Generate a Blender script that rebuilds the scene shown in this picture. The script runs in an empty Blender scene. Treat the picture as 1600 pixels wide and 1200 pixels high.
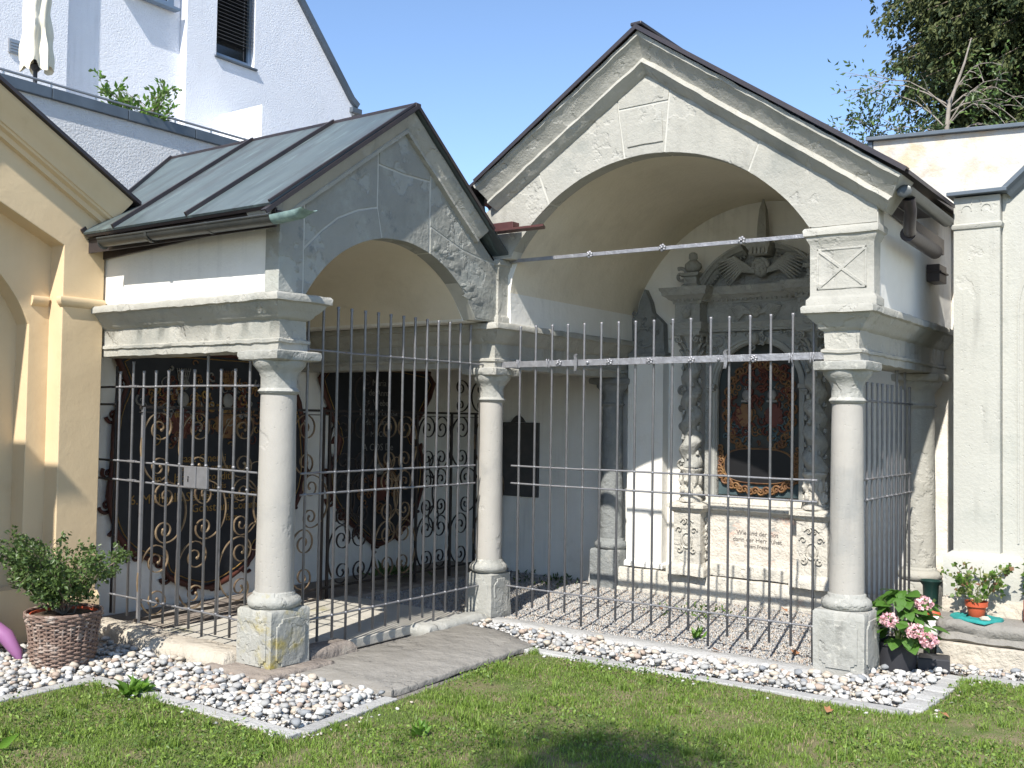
import bpy, math, random
import numpy as np
from mathutils import Vector, Matrix, noise

random.seed(7)
rng = np.random.default_rng(11)
SC = bpy.context.scene
COL = SC.collection
R = math.radians
PI = math.pi

# ------------------------------------------------------------------ camera
G = -0.15                      # ground level
A = 2.4555                     # left chapel: distance between its two front columns
B = 3.1528                     # right chapel: distance between its two front columns
D = 2.3                        # back wall of the right chapel


def cam_setup():
    f, yaw, pitch, roll = 1601.19, -0.62336, 0.033095, 0.015556
    fw = Vector((math.sin(yaw) * math.cos(pitch), math.cos(yaw) * math.cos(pitch), math.sin(pitch)))
    r = Vector((math.cos(yaw), -math.sin(yaw), 0))
    u = r.cross(fw)
    c, s = math.cos(roll), math.sin(roll)
    rr = c * r + s * u
    uu = -s * r + c * u
    cam = bpy.data.cameras.new('camera')
    cam.sensor_width = 36
    cam.lens = f / 1600 * 36
    cam.clip_start = 0.05
    cam.clip_end = 500
    o = bpy.data.objects.new('camera', cam)
    m = Matrix((rr, uu, -fw)).transposed().to_4x4()
    m.translation = Vector((5.45927, -7.28135, 1.6))
    o.matrix_world = m
    COL.objects.link(o)
    SC.camera = o


cam_setup()

# ------------------------------------------------------------------ light
SUN_EL, SUN_AZ = R(45.5), R(14.5)            # sun stands towards -Y, slightly +X
sd = Vector((math.sin(SUN_AZ) * math.cos(SUN_EL), -math.cos(SUN_AZ) * math.cos(SUN_EL), math.sin(SUN_EL)))
w = bpy.data.worlds.new('World')
SC.world = w
w.use_nodes = True
nt = w.node_tree
nt.nodes.clear()
sky = nt.nodes.new('ShaderNodeTexSky')
sky.sky_type = 'NISHITA'
sky.sun_disc = False
sky.sun_elevation = SUN_EL
sky.sun_rotation = math.atan2(sd.x, sd.y)
sky.air_density = 0.85
sky.dust_density = 0.15
sky.ozone_density = 2.8
bg = nt.nodes.new('ShaderNodeBackground')
bg.inputs['Strength'].default_value = 0.15
wo = nt.nodes.new('ShaderNodeOutputWorld')
nt.links.new(sky.outputs[0], bg.inputs[0])
nt.links.new(bg.outputs[0], wo.inputs[0])
sl = bpy.data.lights.new('sun', 'SUN')
sl.energy = 4.6
sl.angle = R(0.5)
sl.color = (1.0, 0.95, 0.87)
so = bpy.data.objects.new('sun', sl)
so.rotation_euler = sd.to_track_quat('Z', 'Y').to_euler()
COL.objects.link(so)
SC.view_settings.view_transform = 'Standard'
SC.view_settings.look = 'None'
SC.view_settings.exposure = 0.72
SC.view_settings.gamma = 1
SC.view_settings.use_curve_mapping = False
SC.cycles.max_bounces = 8
SC.cycles.diffuse_bounces = 5


# ------------------------------------------------------------------ materials
def mat(name, base, var=None, scale=3.0, detail=6, rough=0.85, metal=0.0, bump=0.0, bscale=40.0,
        stain=None, sscale=1.3, sth=(0.5, 0.65), stain2=None, s2scale=6.0, s2th=(0.6, 0.68), stretch=(1, 1, 1),
        bump2=0.0, b2scale=6.0, spec=0.3, dist=0.01, vor=False, rnd=0.0, trans=0.0, spall=None, streak=0.0, pits=0.0):
    m = bpy.data.materials.new(name)
    m.use_nodes = True
    t = m.node_tree
    p = t.nodes['Principled BSDF']
    N = t.nodes.new
    L = t.links.new
    tc = N('ShaderNodeTexCoord')
    mp = N('ShaderNodeMapping')
    mp.inputs['Scale'].default_value = stretch
    L(tc.outputs['Object'], mp.inputs[0])

    def nz(sc, det=6, rgh=0.6):
        n = N('ShaderNodeTexNoise')
        n.inputs['Scale'].default_value = sc
        n.inputs['Detail'].default_value = det
        n.inputs['Roughness'].default_value = rgh
        L(mp.outputs[0], n.inputs['Vector'])
        return n

    def ramp(src, a, b):
        r = N('ShaderNodeMapRange')
        r.inputs['From Min'].default_value = a
        r.inputs['From Max'].default_value = b
        L(src, r.inputs['Value'])
        return r.outputs[0]

    def mix(fac, c1, c2):
        x = N('ShaderNodeMix')
        x.data_type = 'RGBA'
        if isinstance(fac, float):
            x.inputs[0].default_value = fac
        else:
            L(fac, x.inputs[0])
        for i, c in ((6, c1), (7, c2)):
            if isinstance(c, tuple):
                x.inputs[i].default_value = (*c[:3], 1)
            else:
                L(c, x.inputs[i])
        return x.outputs[2]
    col = tuple(base)
    if var:
        col = mix(ramp(nz(scale, detail).outputs[0], 0.32, 0.68), tuple(base), tuple(var))
    if stain:
        col = mix(ramp(nz(sscale, 8, 0.65).outputs[0], *sth), col, tuple(stain))
    if stain2:
        col = mix(ramp(nz(s2scale, 8, 0.7).outputs[0], *s2th), col, tuple(stain2))
    sp = None
    if spall:                                   # flaked patches: own relief, slightly fresher colour
        sp = ramp(nz(spall[0], 5, .55).outputs[0], spall[1], spall[1] + .035)
        f = N('ShaderNodeMath')
        f.operation = 'MULTIPLY'
        f.inputs[1].default_value = spall[3]
        L(sp, f.inputs[0])
        col = mix(f.outputs[0], col, tuple(spall[4]))
    if streak:                                  # rain and dirt runs
        mp2 = N('ShaderNodeMapping')
        mp2.inputs['Scale'].default_value = (14, 14, 1.1)
        L(tc.outputs['Object'], mp2.inputs[0])
        n2 = N('ShaderNodeTexNoise')
        n2.inputs['Scale'].default_value = 1.0
        n2.inputs['Detail'].default_value = 5
        L(mp2.outputs[0], n2.inputs['Vector'])
        msk = ramp(nz(1.1, 3).outputs[0], .45, .7)
        f1 = N('ShaderNodeMath')
        f1.operation = 'MULTIPLY'
        L(ramp(n2.outputs[0], .50, .72), f1.inputs[0])
        L(msk, f1.inputs[1])
        f2 = N('ShaderNodeMath')
        f2.operation = 'MULTIPLY'
        f2.inputs[1].default_value = streak
        L(f1.outputs[0], f2.inputs[0])
        col = mix(f2.outputs[0], col, tuple(c * .45 for c in base))
    if rnd:
        oi = N('ShaderNodeObjectInfo')
        hs = N('ShaderNodeHueSaturation')
        if isinstance(col, tuple):
            hs.inputs['Color'].default_value = (*col, 1)
        else:
            L(col, hs.inputs['Color'])
        r = N('ShaderNodeMapRange')
        r.inputs['To Min'].default_value = 1 - rnd
        r.inputs['To Max'].default_value = 1 + rnd
        L(oi.outputs['Random'], r.inputs['Value'])
        L(r.outputs[0], hs.inputs['Value'])
        col = hs.outputs[0]
    if isinstance(col, tuple):
        p.inputs['Base Color'].default_value = (*col, 1)
    else:
        L(col, p.inputs['Base Color'])
    p.inputs['Roughness'].default_value = rough
    p.inputs['Metallic'].default_value = metal
    p.inputs['Specular IOR Level'].default_value = spec
    if trans:
        p.inputs['Transmission Weight'].default_value = 0
        tl = N('ShaderNodeBsdfTranslucent')
        if isinstance(col, tuple):
            tl.inputs[0].default_value = (*col, 1)
        else:
            L(col, tl.inputs[0])
        ms = N('ShaderNodeMixShader')
        ms.inputs[0].default_value = trans
        out = t.nodes['Material Output']
        L(p.outputs[0], ms.inputs[1])
        L(tl.outputs[0], ms.inputs[2])
        L(ms.outputs[0], out.inputs[0])
    nrm = None
    if bump2:
        b = N('ShaderNodeBump')
        b.inputs['Strength'].default_value = bump2
        b.inputs['Distance'].default_value = 0.05
        L(nz(b2scale, 5).outputs[0], b.inputs['Height'])
        nrm = b.outputs[0]
    if sp is not None:
        b = N('ShaderNodeBump')
        b.invert = True
        b.inputs['Strength'].default_value = .8
        b.inputs['Distance'].default_value = spall[2]
        L(sp, b.inputs['Height'])
        if nrm:
            L(nrm, b.inputs['Normal'])
        nrm = b.outputs[0]
    if pits:
        v = N('ShaderNodeTexVoronoi')
        v.inputs['Scale'].default_value = 26
        L(mp.outputs[0], v.inputs['Vector'])
        b = N('ShaderNodeBump')
        b.inputs['Strength'].default_value = pits
        b.inputs['Distance'].default_value = .006
        L(ramp(v.outputs['Distance'], .04, .16), b.inputs['Height'])
        if nrm:
            L(nrm, b.inputs['Normal'])
        nrm = b.outputs[0]
    if bump:
        b = N('ShaderNodeBump')
        b.inputs['Strength'].default_value = bump
        b.inputs['Distance'].default_value = dist
        if vor:
            v = N('ShaderNodeTexVoronoi')
            v.inputs['Scale'].default_value = bscale
            L(mp.outputs[0], v.inputs['Vector'])
            L(v.outputs['Distance'], b.inputs['Height'])
        else:
            L(nz(bscale, 6, 0.65).outputs[0], b.inputs['Height'])
        if nrm:
            L(nrm, b.inputs['Normal'])
        nrm = b.outputs[0]
    if nrm:
        L(nrm, p.inputs['Normal'])
    return m


M = {}
M['stone'] = mat('sandstone', (.39, .378, .335), (.335, .328, .292), 2.2, bump=.45, bscale=55, bump2=.25, b2scale=9,
                 stain=(.235, .245, .225), sscale=1.8, sth=(.54, .74), stain2=(.42, .41, .37), s2scale=4, s2th=(.58, .7),
                 spall=(3.2, .56, .007, .4, (.43, .42, .38)), streak=.45, pits=.35)
M['shaft'] = mat('smooth_grey_sandstone', (.38, .36, .325), (.345, .328, .297), 2.2, bump=.25, bscale=90, bump2=.12, b2scale=5,
                 stain=(.28, .28, .265), sscale=2.2, sth=(.54, .76), spall=(2.6, .62, .004, .4, (.385, .37, .34)), streak=.5, pits=.5)
M['stone_worn'] = mat('worn_sandstone', (.36, .355, .325), (.30, .30, .275), 3, bump=.55, bscale=40, bump2=.4, b2scale=8,
                      stain=(.20, .20, .18), sscale=3, sth=(.56, .7), stain2=(.47, .46, .41), s2scale=9, s2th=(.58, .66),
                      spall=(5, .55, .008, .5, (.42, .41, .37)), streak=.5, pits=.5)
M['stone_lichen'] = mat('lichen_sandstone', (.355, .35, .32), (.30, .30, .27), 3, bump=.5, bscale=40, bump2=.4, b2scale=8,
                        stain=(.31, .25, .06), sscale=2.6, sth=(.52, .64), stain2=(.15, .15, .13), s2scale=5, s2th=(.59, .69),
                        spall=(5, .56, .008, .5, (.42, .41, .37)), streak=.5, pits=.5)
M['stone_blue'] = mat('bluish_sandstone', (.32, .315, .28), (.255, .258, .235), 2.0, bump=.45, bscale=40, bump2=.45, b2scale=6,
                      stain=(.35, .36, .325), sscale=2.6, sth=(.52, .68), stain2=(.19, .20, .195), s2scale=5, s2th=(.58, .68),
                      spall=(3.4, .57, .008, .5, (.40, .41, .38)), streak=.4, pits=.4)
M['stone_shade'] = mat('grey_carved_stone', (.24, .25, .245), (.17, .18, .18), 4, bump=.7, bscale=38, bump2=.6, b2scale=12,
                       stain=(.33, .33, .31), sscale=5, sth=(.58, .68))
M['altar_stone'] = mat('altar_sandstone', (.37, .365, .335), (.27, .27, .25), 4, bump=.7, bscale=45, bump2=.6, b2scale=14,
                       stain=(.42, .41, .37), sscale=4, sth=(.58, .68), spall=(8, .57, .005, .4, (.38, .37, .33)))
M['altar_pale'] = mat('altar_limewashed_stone', (.55, .52, .455), (.45, .43, .385), 4, spall=(7, .55, .006, .4, (.60, .57, .50)), streak=.4, bump=.7, bscale=40, bump2=.7, b2scale=12,
                      stain=(.36, .35, .31), sscale=3, sth=(.58, .68), stain2=(.58, .40, .32), s2scale=3, s2th=(.64, .72))
M['brownstone'] = mat('brown_sill_stone', (.28, .24, .20), (.20, .17, .15), 4, bump=.8, bscale=25, bump2=.9, b2scale=8,
                      stain=(.40, .36, .30), sscale=3, sth=(.55, .65))
M['sill'] = mat('pale_sill_stone', (.50, .45, .37), (.40, .36, .30), 4, bump=.8, bscale=25, bump2=.9, b2scale=8,
                stain=(.24, .21, .18), sscale=3, sth=(.57, .68))
M['paving'] = mat('grey_path_stone', (.27, .255, .23), (.19, .18, .162), 3, bump=.8, bscale=22, bump2=.9, b2scale=5,
                  stain=(.28, .265, .24), sscale=3, sth=(.54, .66), spall=(3, .58, .008, .5, (.25, .235, .21)), stain2=(.09, .085, .08), s2scale=9, s2th=(.62, .7))
M['slabfloor'] = mat('pale_floor_concrete', (.48, .45, .39), (.40, .38, .33), 3, bump=.5, bscale=45, stain=(.31, .29, .18),
                     sscale=2.5, sth=(.6, .72))
M['granite'] = mat('granite_edging', (.44, .435, .42), (.33, .33, .32), 60, bump=.6, bscale=60, bump2=.5, b2scale=9, rnd=.15)
M['mortar'] = mat('pale_mortar', (.52, .51, .46), (.44, .43, .39), 9, bump=.4, bscale=50)
M['plaster'] = mat('white_plaster', (.78, .765, .72), (.72, .70, .65), 2, streak=.35, bump=.25, bscale=50, bump2=.25, b2scale=3.5,
                   stain=(.55, .52, .45), sscale=1.8, sth=(.6, .8))
M['cream'] = mat('bounce_tinted_plaster', (.72, .655, .53), (.66, .60, .48), 1.5, bump=.25, bscale=50, bump2=.35, b2scale=3,
                 stain=(.60, .54, .43), sscale=1.2, sth=(.55, .75), streak=.15)  # vault plaster with yellowish bounced light put into its colour
M['damp'] = mat('damp_stained_plaster', (.78, .75, .68), (.62, .56, .48), 3, bump=.5, bscale=40, bump2=.5, b2scale=4,
                stain=(.62, .36, .22), sscale=2.6, sth=(.62, .72), stain2=(.36, .33, .30), s2scale=4, s2th=(.68, .74))
M['orange'] = mat('peeling_limewash', (.56, .545, .50), (.51, .49, .45), 4, bump=.5, bscale=30, bump2=.4, b2scale=6, streak=.4,
                  stain=(.56, .44, .31), sscale=2.4, sth=(.53, .66), stain2=(.48, .43, .36), s2scale=8, s2th=(.6, .68))
M['yellow'] = mat('yellow_ochre_plaster', (.67, .52, .325), (.63, .48, .295), 2.2, streak=.12, spall=(2, .68, .003, .3, (.60, .46, .29)), bump=.12, bscale=35, bump2=.10, b2scale=4,
                  stain=(.55, .41, .24), sscale=2.4, sth=(.6, .8))
M['render'] = mat('white_roughcast', (.78, .80, .85), (.74, .76, .81), 1.3, bump2=.2, b2scale=2.5, streak=.22, bump=.9, bscale=48, vor=False, dist=.02, rough=.95)
M['render2'] = mat('coarse_roughcast', (.70, .70, .70), (.64, .64, .64), 3, bump=1.0, bscale=42, dist=.025, rough=.95)
M['greenstone'] = mat('pale_green_sandstone', (.44, .435, .39), (.405, .40, .36), 1.6, streak=.45, pits=.5, spall=(4, .63, .004, .4, (.47, .46, .42)), bump=.3, bscale=40, bump2=.15, b2scale=5,
                      stain=(.34, .345, .31), sscale=2.4, sth=(.55, .75), stain2=(.32, .31, .27), s2scale=11, s2th=(.68, .74))
M['patina'] = mat('copper_patina', (.10, .13, .14), (.14, .18, .185), 2.0, rough=.42, metal=.35, bump=.12, bscale=8,
                  stain=(.085, .095, .10), sscale=1.4, sth=(.48, .66), stain2=(.19, .25, .25), s2scale=3, s2th=(.54, .66),
                  stretch=(3.2, .55, .55), spec=.5)
M['brownmetal'] = mat('dark_brown_sheet_metal', (.075, .06, .06), (.05, .045, .05), 6, rough=.42, metal=.5, bump=.15, bscale=20, spec=.5)
M['redmetal'] = mat('red_brown_copper', (.16, .07, .065), (.11, .05, .05), 8, rough=.4, metal=.5, spec=.5)
M['gutter'] = mat('aged_zinc_gutter', (.10, .105, .10), (.06, .065, .065), 5, rough=.4, metal=.5, spec=.5, bump=.1, bscale=30)
M['gpatina'] = mat('pale_green_patina', (.32, .45, .42), (.16, .24, .24), 14, rough=.6, metal=.2)
M['iron'] = mat('grey_painted_iron', (.25, .25, .26), (.20, .20, .21), 18, stain=(.19, .13, .10), sscale=7, sth=(.62, .70), rough=.45, metal=.4, bump=.25, bscale=90, spec=.5)
M['forged'] = mat('hammered_forged_iron', (.33, .33, .345), (.23, .23, .245), 14, rough=.42, metal=.45, bump=.7, bscale=35, spec=.6)
M['blackiron'] = mat('black_wrought_iron', (.03, .028, .028), (.05, .04, .035), 10, rough=.5, metal=.4, bump=.3, bscale=60)
M['goldiron'] = mat('rusty_gilt_scroll_iron', (.36, .27, .17), (.13, .09, .06), 7, rough=.5, metal=.4, bump=.3, bscale=60)
M['blackboard'] = mat('black_painted_board', (.018, .02, .024), (.03, .032, .038), 4, rough=.5, bump=.1, bscale=30)
M['redframe'] = mat('red_brown_carved_frame', (.095, .032, .022), (.05, .022, .018), 9, rough=.5, bump=.4, bscale=40)
M['gilt'] = mat('faded_gilding', (.36, .23, .075), (.22, .13, .05), 12, rough=.45, metal=.3)
M['bone'] = mat('grey_white_paint', (.26, .25, .23), (.17, .165, .155), 12, rough=.6)
M['bluepaint'] = mat('blue_grey_paint', (.08, .12, .13), (.05, .075, .08), 8, rough=.6)
M['redpaint'] = mat('dull_red_paint', (.13, .04, .028), (.08, .03, .022), 8, rough=.55)
M['ochre'] = mat('ochre_paint', (.22, .125, .05), (.13, .06, .035), 10, rough=.55, bump=.3, bscale=50)
M['darkpaint'] = mat('dark_painted_ground', (.055, .04, .03), (.035, .055, .055), 7, rough=.6, bump=.2, bscale=40)
M['plate'] = mat('black_plate', (.012, .012, .013), None, rough=.45)
M['ink'] = mat('faded_black_lettering', (.13, .12, .11), None, rough=.8)
M['plaque'] = mat('dark_slate_plaque', (.085, .08, .075), (.06, .06, .06), 8, rough=.6, bump=.3, bscale=60)
M['greytablet'] = mat('grey_stone_tablet', (.16, .18, .20), (.11, .125, .14), 5, rough=.6, bump=.3, bscale=50)
M['glass'] = mat('dark_window_glass', (.02, .022, .025), None, rough=.08, spec=.8)
M['bluegrey'] = mat('blue_grey_window_frame', (.16, .22, .30), None, rough=.4)
M['slat'] = mat('dark_blind_slat', (.11, .105, .10), None, rough=.45, metal=.3)
M['coping'] = mat('blue_grey_coping_sheet', (.14, .165, .19), (.10, .12, .14), 3, rough=.45, metal=.4)
M['steel'] = mat('brushed_rail_steel', (.40, .40, .40), None, rough=.35, metal=.8)
M['cloth_cream'] = mat('cream_parasol_cloth', (.78, .73, .60), (.70, .64, .50), 6, rough=.9, bump=.3, bscale=60)
M['darkplastic'] = mat('dark_grey_plastic', (.035, .035, .04), None, rough=.45)
M['greenplastic'] = mat('dark_green_plastic', (.012, .035, .03), None, rough=.3, spec=.5)
M['purple'] = mat('purple_plastic', (.30, .13, .28), None, rough=.4)
M['terracotta'] = mat('orange_red_plastic_pot', (.52, .10, .045), (.46, .09, .04), 8, rough=.5)
M['turq'] = mat('turquoise_cloth', (.03, .27, .25), (.02, .21, .20), 9, rough=.9, bump=.5, bscale=60)
M['wicker'] = mat('brown_wicker', (.27, .19, .15), (.13, .085, .07), 25, rough=.7, bump=.5, bscale=80, stain=(.42, .35, .30), sscale=12, sth=(.52, .64))
M['soil'] = mat('dark_soil', (.07, .05, .035), (.11, .08, .055), 20, rough=1, bump=.8, bscale=50)
M['tile'] = mat('red_brown_roof_tile', (.20, .075, .055), (.12, .05, .045), 8, rough=.7, bump=.4, bscale=40, rnd=.2)
M['leaf'] = mat('box_leaf', (.10, .155, .045), (.075, .125, .038), 8, rough=.4, spec=.5, trans=.3)
M['leaf2'] = mat('light_leaf', (.14, .22, .05), (.10, .17, .04), 8, rough=.45, spec=.4, trans=.35)
M['leafb'] = mat('bright_leaf', (.16, .30, .04), (.10, .22, .03), 8, rough=.4, spec=.45, trans=.4)
M['hyd'] = mat('hydrangea_leaf', (.06, .15, .02), (.09, .20, .03), 14, rough=.38, spec=.5, trans=.25, bump=.5, bscale=35)
M['drygreen'] = mat('yellowing_leaf', (.26, .27, .10), (.17, .22, .07), 8, rough=.5, trans=.35)
M['reddry'] = mat('red_tinged_leaf', (.24, .11, .07), (.17, .13, .06), 8, rough=.5, trans=.3)
M['bark'] = mat('grey_brown_bark', (.16, .12, .09), (.24, .20, .16), 20, rough=.9, bump=.6, bscale=50)
M['barepale'] = mat('pale_bare_bark', (.33, .29, .25), (.22, .19, .16), 10, rough=.9)
M['conif1'] = mat('conifer_dark_spray', (.035, .055, .022), (.05, .075, .03), 5, rough=.6, trans=.2)
M['conif2'] = mat('conifer_olive_spray', (.115, .13, .045), (.08, .10, .035), 5, rough=.6, trans=.25)
M['pink'] = mat('pink_petal', (.72, .30, .38), (.85, .60, .62), 30, rough=.6, trans=.3)
M['palepink'] = mat('pale_pink_petal', (.85, .66, .62), (.8, .5, .52), 30, rough=.6, trans=.3)
M['brownleaf'] = mat('dry_orange_leaf', (.34, .15, .07), (.42, .22, .12), 20, rough=.7, trans=.2)
M['grass1'] = mat('grass_green', (.19, .295, .05), (.235, .34, .065), 3, rough=.5, spec=.35, trans=.35)
M['grass2'] = mat('grass_dark', (.115, .195, .035), (.15, .225, .045), 3, rough=.5, spec=.35, trans=.3)
M['grass3'] = mat('grass_dry', (.38, .33, .18), (.28, .26, .12), 3, rough=.7, trans=.3)
M['lawn'] = mat('lawn_soil', (.12, .125, .05), (.20, .16, .10), 2.5, rough=1, bump=.8, bscale=40, stain=(.09, .12, .035), sscale=3, sth=(.45, .6))
M['gravelbase'] = mat('gravel_ground', (.30, .28, .25), (.16, .15, .135), 60, rough=1, bump=1, bscale=70, dist=.02)
for i, (c, v) in enumerate([((.50, .48, .45), (.42, .41, .39)), ((.36, .355, .34), (.29, .29, .285)), ((.48, .42, .34), (.41, .36, .30)),
                            ((.26, .27, .28), (.21, .22, .23)), ((.40, .31, .25), (.33, .27, .22)), ((.58, .57, .545), (.50, .50, .48))]):
    M['peb%d' % i] = mat('pebble_colour', c, v, 30, rough=.7, bump=.2, bscale=50, spec=.3)


# ------------------------------------------------------------------ geometry helpers
def world_off(o):
    v = Vector((0, 0, 0))
    while o:
        v = v + o.location
        o = o.parent
    return v


def emit(name, V, F, m, parent=None, smooth=None, bevel=0.0, mis=None, kind=None, label=None):
    me = bpy.data.meshes.new(name)
    me.from_pydata([tuple(v) for v in V], [], F)
    for mm in (m if isinstance(m, (list, tuple)) else [m]):
        me.materials.append(mm)
    if mis is not None:
        me.polygons.foreach_set('material_index', mis)
    if smooth is not None:
        me.polygons.foreach_set('use_smooth', [True] * len(me.polygons))
        me.set_sharp_from_angle(angle=R(smooth))
    if parent:
        me.transform(Matrix.Translation(-world_off(parent)))
    me.update()
    o = bpy.data.objects.new(name, me)
    COL.objects.link(o)
    o.parent = parent
    if bevel:
        b = o.modifiers.new('bevel', 'BEVEL')
        b.width = bevel
        b.segments = 2
        b.limit_method = 'ANGLE'
        b.angle_limit = R(40)
    if kind:
        o['kind'] = kind
    if label:
        o['label'] = label
    return o


class Geo:
    def __init__(s):
        s.V, s.F, s.MI, s.mi = [], [], [], 0

    def add(s, V, F):
        n = len(s.V)
        s.V += [tuple(v) for v in V]
        s.F += [tuple(i + n for i in f) for f in F]
        s.MI += [s.mi] * len(F)
        return s

    def box(s, x0, x1, y0, y1, z0, z1):
        return s.add([(x0, y0, z0), (x1, y0, z0), (x1, y1, z0), (x0, y1, z0), (x0, y0, z1), (x1, y0, z1), (x1, y1, z1), (x0, y1, z1)],
                     [(0, 3, 2, 1), (4, 5, 6, 7), (0, 1, 5, 4), (1, 2, 6, 5), (2, 3, 7, 6), (3, 0, 4, 7)])

    def hexa(s, P):
        return s.add(P, [(0, 3, 2, 1), (4, 5, 6, 7), (0, 1, 5, 4), (1, 2, 6, 5), (2, 3, 7, 6), (3, 0, 4, 7)])

    def tube(s, pts, r, n=8, cap=True):
        pts = [Vector(p) for p in pts]
        rs = r if isinstance(r, (list, tuple)) else [r] * len(pts)
        V, F = [], []
        pn = None
        for i, p in enumerate(pts):
            t = (pts[min(i + 1, len(pts) - 1)] - pts[max(i - 1, 0)])
            if t.length < 1e-9:
                t = Vector((0, 0, 1))
            t.normalize()
            if pn is None:
                h = Vector((0, 0, 1)) if abs(t.z) < .9 else Vector((1, 0, 0))
                pn = t.cross(h).normalized()
            else:
                pn = (pn - t * pn.dot(t))
                pn = pn.normalized() if pn.length > 1e-6 else t.orthogonal().normalized()
            q = t.cross(pn)
            for k in range(n):
                a = 2 * PI * k / n
                V.append(p + (pn * math.cos(a) + q * math.sin(a)) * rs[i])
        for i in range(len(pts) - 1):
            for k in range(n):
                F.append((i * n + k, i * n + (k + 1) % n, (i + 1) * n + (k + 1) % n, (i + 1) * n + k))
        if cap:
            F.append(tuple(range(n - 1, -1, -1)))
            F.append(tuple((len(pts) - 1) * n + k for k in range(n)))
        return s.add(V, F)

    def ribbon(s, pts, wd, th, nrm):
        """flat bar following pts; wd along nrm, th in the curve plane"""
        pts = [Vector(p) for p in pts]
        nrm = Vector(nrm)
        V, F = [], []
        for i, p in enumerate(pts):
            t = (pts[min(i + 1, len(pts) - 1)] - pts[max(i - 1, 0)]).normalized()
            q = t.cross(nrm).normalized()
            for a, b in ((-1, -1), (1, -1), (1, 1), (-1, 1)):
                V.append(p + nrm * (a * wd / 2) + q * (b * th / 2))
        for i in range(len(pts) - 1):
            for k in range(4):
                F.append((i * 4 + k, i * 4 + (k + 1) % 4, (i + 1) * 4 + (k + 1) % 4, (i + 1) * 4 + k))
        F.append((3, 2, 1, 0))
        e = (len(pts) - 1) * 4
        F.append((e, e + 1, e + 2, e + 3))
        return s.add(V, F)

    def lathe(s, prof, c, n=24, namp=0.0, nf=12.0, squash=None):
        V, F = [], []
        for (r, z) in prof:
            for k in range(n):
                a = 2 * PI * k / n
                p = Vector((c[0] + r * math.cos(a), c[1] + r * math.sin(a), c[2] + z))
                if namp:
                    d = noise.noise(p * nf) * namp + noise.noise(p * nf * 2.7) * namp * .5
                    p += Vector((math.cos(a), math.sin(a), 0)) * d
                V.append(p)
        for i in range(len(prof) - 1):
            for k in range(n):
                F.append((i * n + k, i * n + (k + 1) % n, (i + 1) * n + (k + 1) % n, (i + 1) * n + k))
        F.append(tuple(range(n - 1, -1, -1)))
        F.append(tuple((len(prof) - 1) * n + k for k in range(n)))
        return s.add(V, F)

    def blob(s, c, r, n=8, m=6, namp=0.0, seed=0):
        c = Vector(c)
        r = r if isinstance(r, (tuple, list)) else (r, r, r)
        V = [c + Vector((0, 0, -r[2]))]
        F = []
        for i in range(1, m):
            th = PI * i / m - PI / 2
            for k in range(n):
                a = 2 * PI * k / n
                d = Vector((math.cos(a) * math.cos(th), math.sin(a) * math.cos(th), math.sin(th)))
                q = 1 + (noise.noise(d * 1.7 + Vector((seed, seed * .3, 0))) * namp if namp else 0)
                V.append(c + Vector((d.x * r[0], d.y * r[1], d.z * r[2])) * q)
        V.append(c + Vector((0, 0, r[2])))
        for k in range(n):
            F.append((0, 1 + (k + 1) % n, 1 + k))
        for i in range(m - 2):
            for k in range(n):
                F.append((1 + i * n + k, 1 + i * n + (k + 1) % n, 1 + (i + 1) * n + (k + 1) % n, 1 + (i + 1) * n + k))
        e = 1 + (m - 2) * n
        for k in range(n):
            F.append((e + k, e + (k + 1) % n, len(V) - 1))
        return s.add(V, F)

    def sweep(s, path, prof, closed=False, step=.06, namp=0.0, nf=10.0, fn=None):
        """profile (out, h) swept along a 2-D path; out = right-hand side of travel; fn maps (u,v,h) to 3-D"""
        fn = fn or (lambda u, v, h: (u, v, h))
        P = [Vector(p) for p in path]
        n = len(P)
        mit = []
        for i in range(n):
            if closed or 0 < i < n - 1:
                d1 = (P[i] - P[i - 1]).normalized()
                d2 = (P[(i + 1) % n] - P[i]).normalized()
            elif i == 0:
                d1 = d2 = (P[1] - P[0]).normalized()
            else:
                d1 = d2 = (P[-1] - P[-2]).normalized()
            n1 = Vector((d1.y, -d1.x))
            n2 = Vector((d2.y, -d2.x))
            mm = (n1 + n2).normalized()
            mit.append(mm / max(.3, mm.dot(n1)))
        rings = []
        segs = n if closed else n - 1
        for i in range(segs):
            j = (i + 1) % n
            L = (P[j] - P[i]).length
            k = max(1, int(L / step))
            for t in range(k):
                rings.append((i, j, t / k))
        if not closed:
            rings.append((n - 2, n - 1, 1.0))
        V, F = [], []
        np_ = len(prof)
        for (i, j, t) in rings:
            for (o_, h) in prof:
                a = P[i] + mit[i] * o_
                b = P[j] + mit[j] * o_
                q = a.lerp(b, t)
                v = Vector(fn(q.x, q.y, h))
                if namp:
                    v = v + noise.noise_vector(v * nf) * namp + noise.noise_vector(v * nf * 3.1) * namp * .4
                V.append(v)
        nr = len(rings)
        for i in range(nr if closed else nr - 1):
            j = (i + 1) % nr
            for k in range(np_ - 1):
                F.append((i * np_ + k, j * np_ + k, j * np_ + k + 1, i * np_ + k + 1))
        if closed:
            F.append(tuple(i * np_ for i in range(nr - 1, -1, -1)))
            F.append(tuple(i * np_ + np_ - 1 for i in range(nr)))
        else:
            for i in range(nr - 1):
                F.append((i * np_ + np_ - 1, (i + 1) * np_ + np_ - 1, (i + 1) * np_, i * np_))
            F.append(tuple(range(np_ - 1, -1, -1)))
            F.append(tuple((nr - 1) * np_ + k for k in range(np_)))
        return s.add(V, F)

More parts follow.
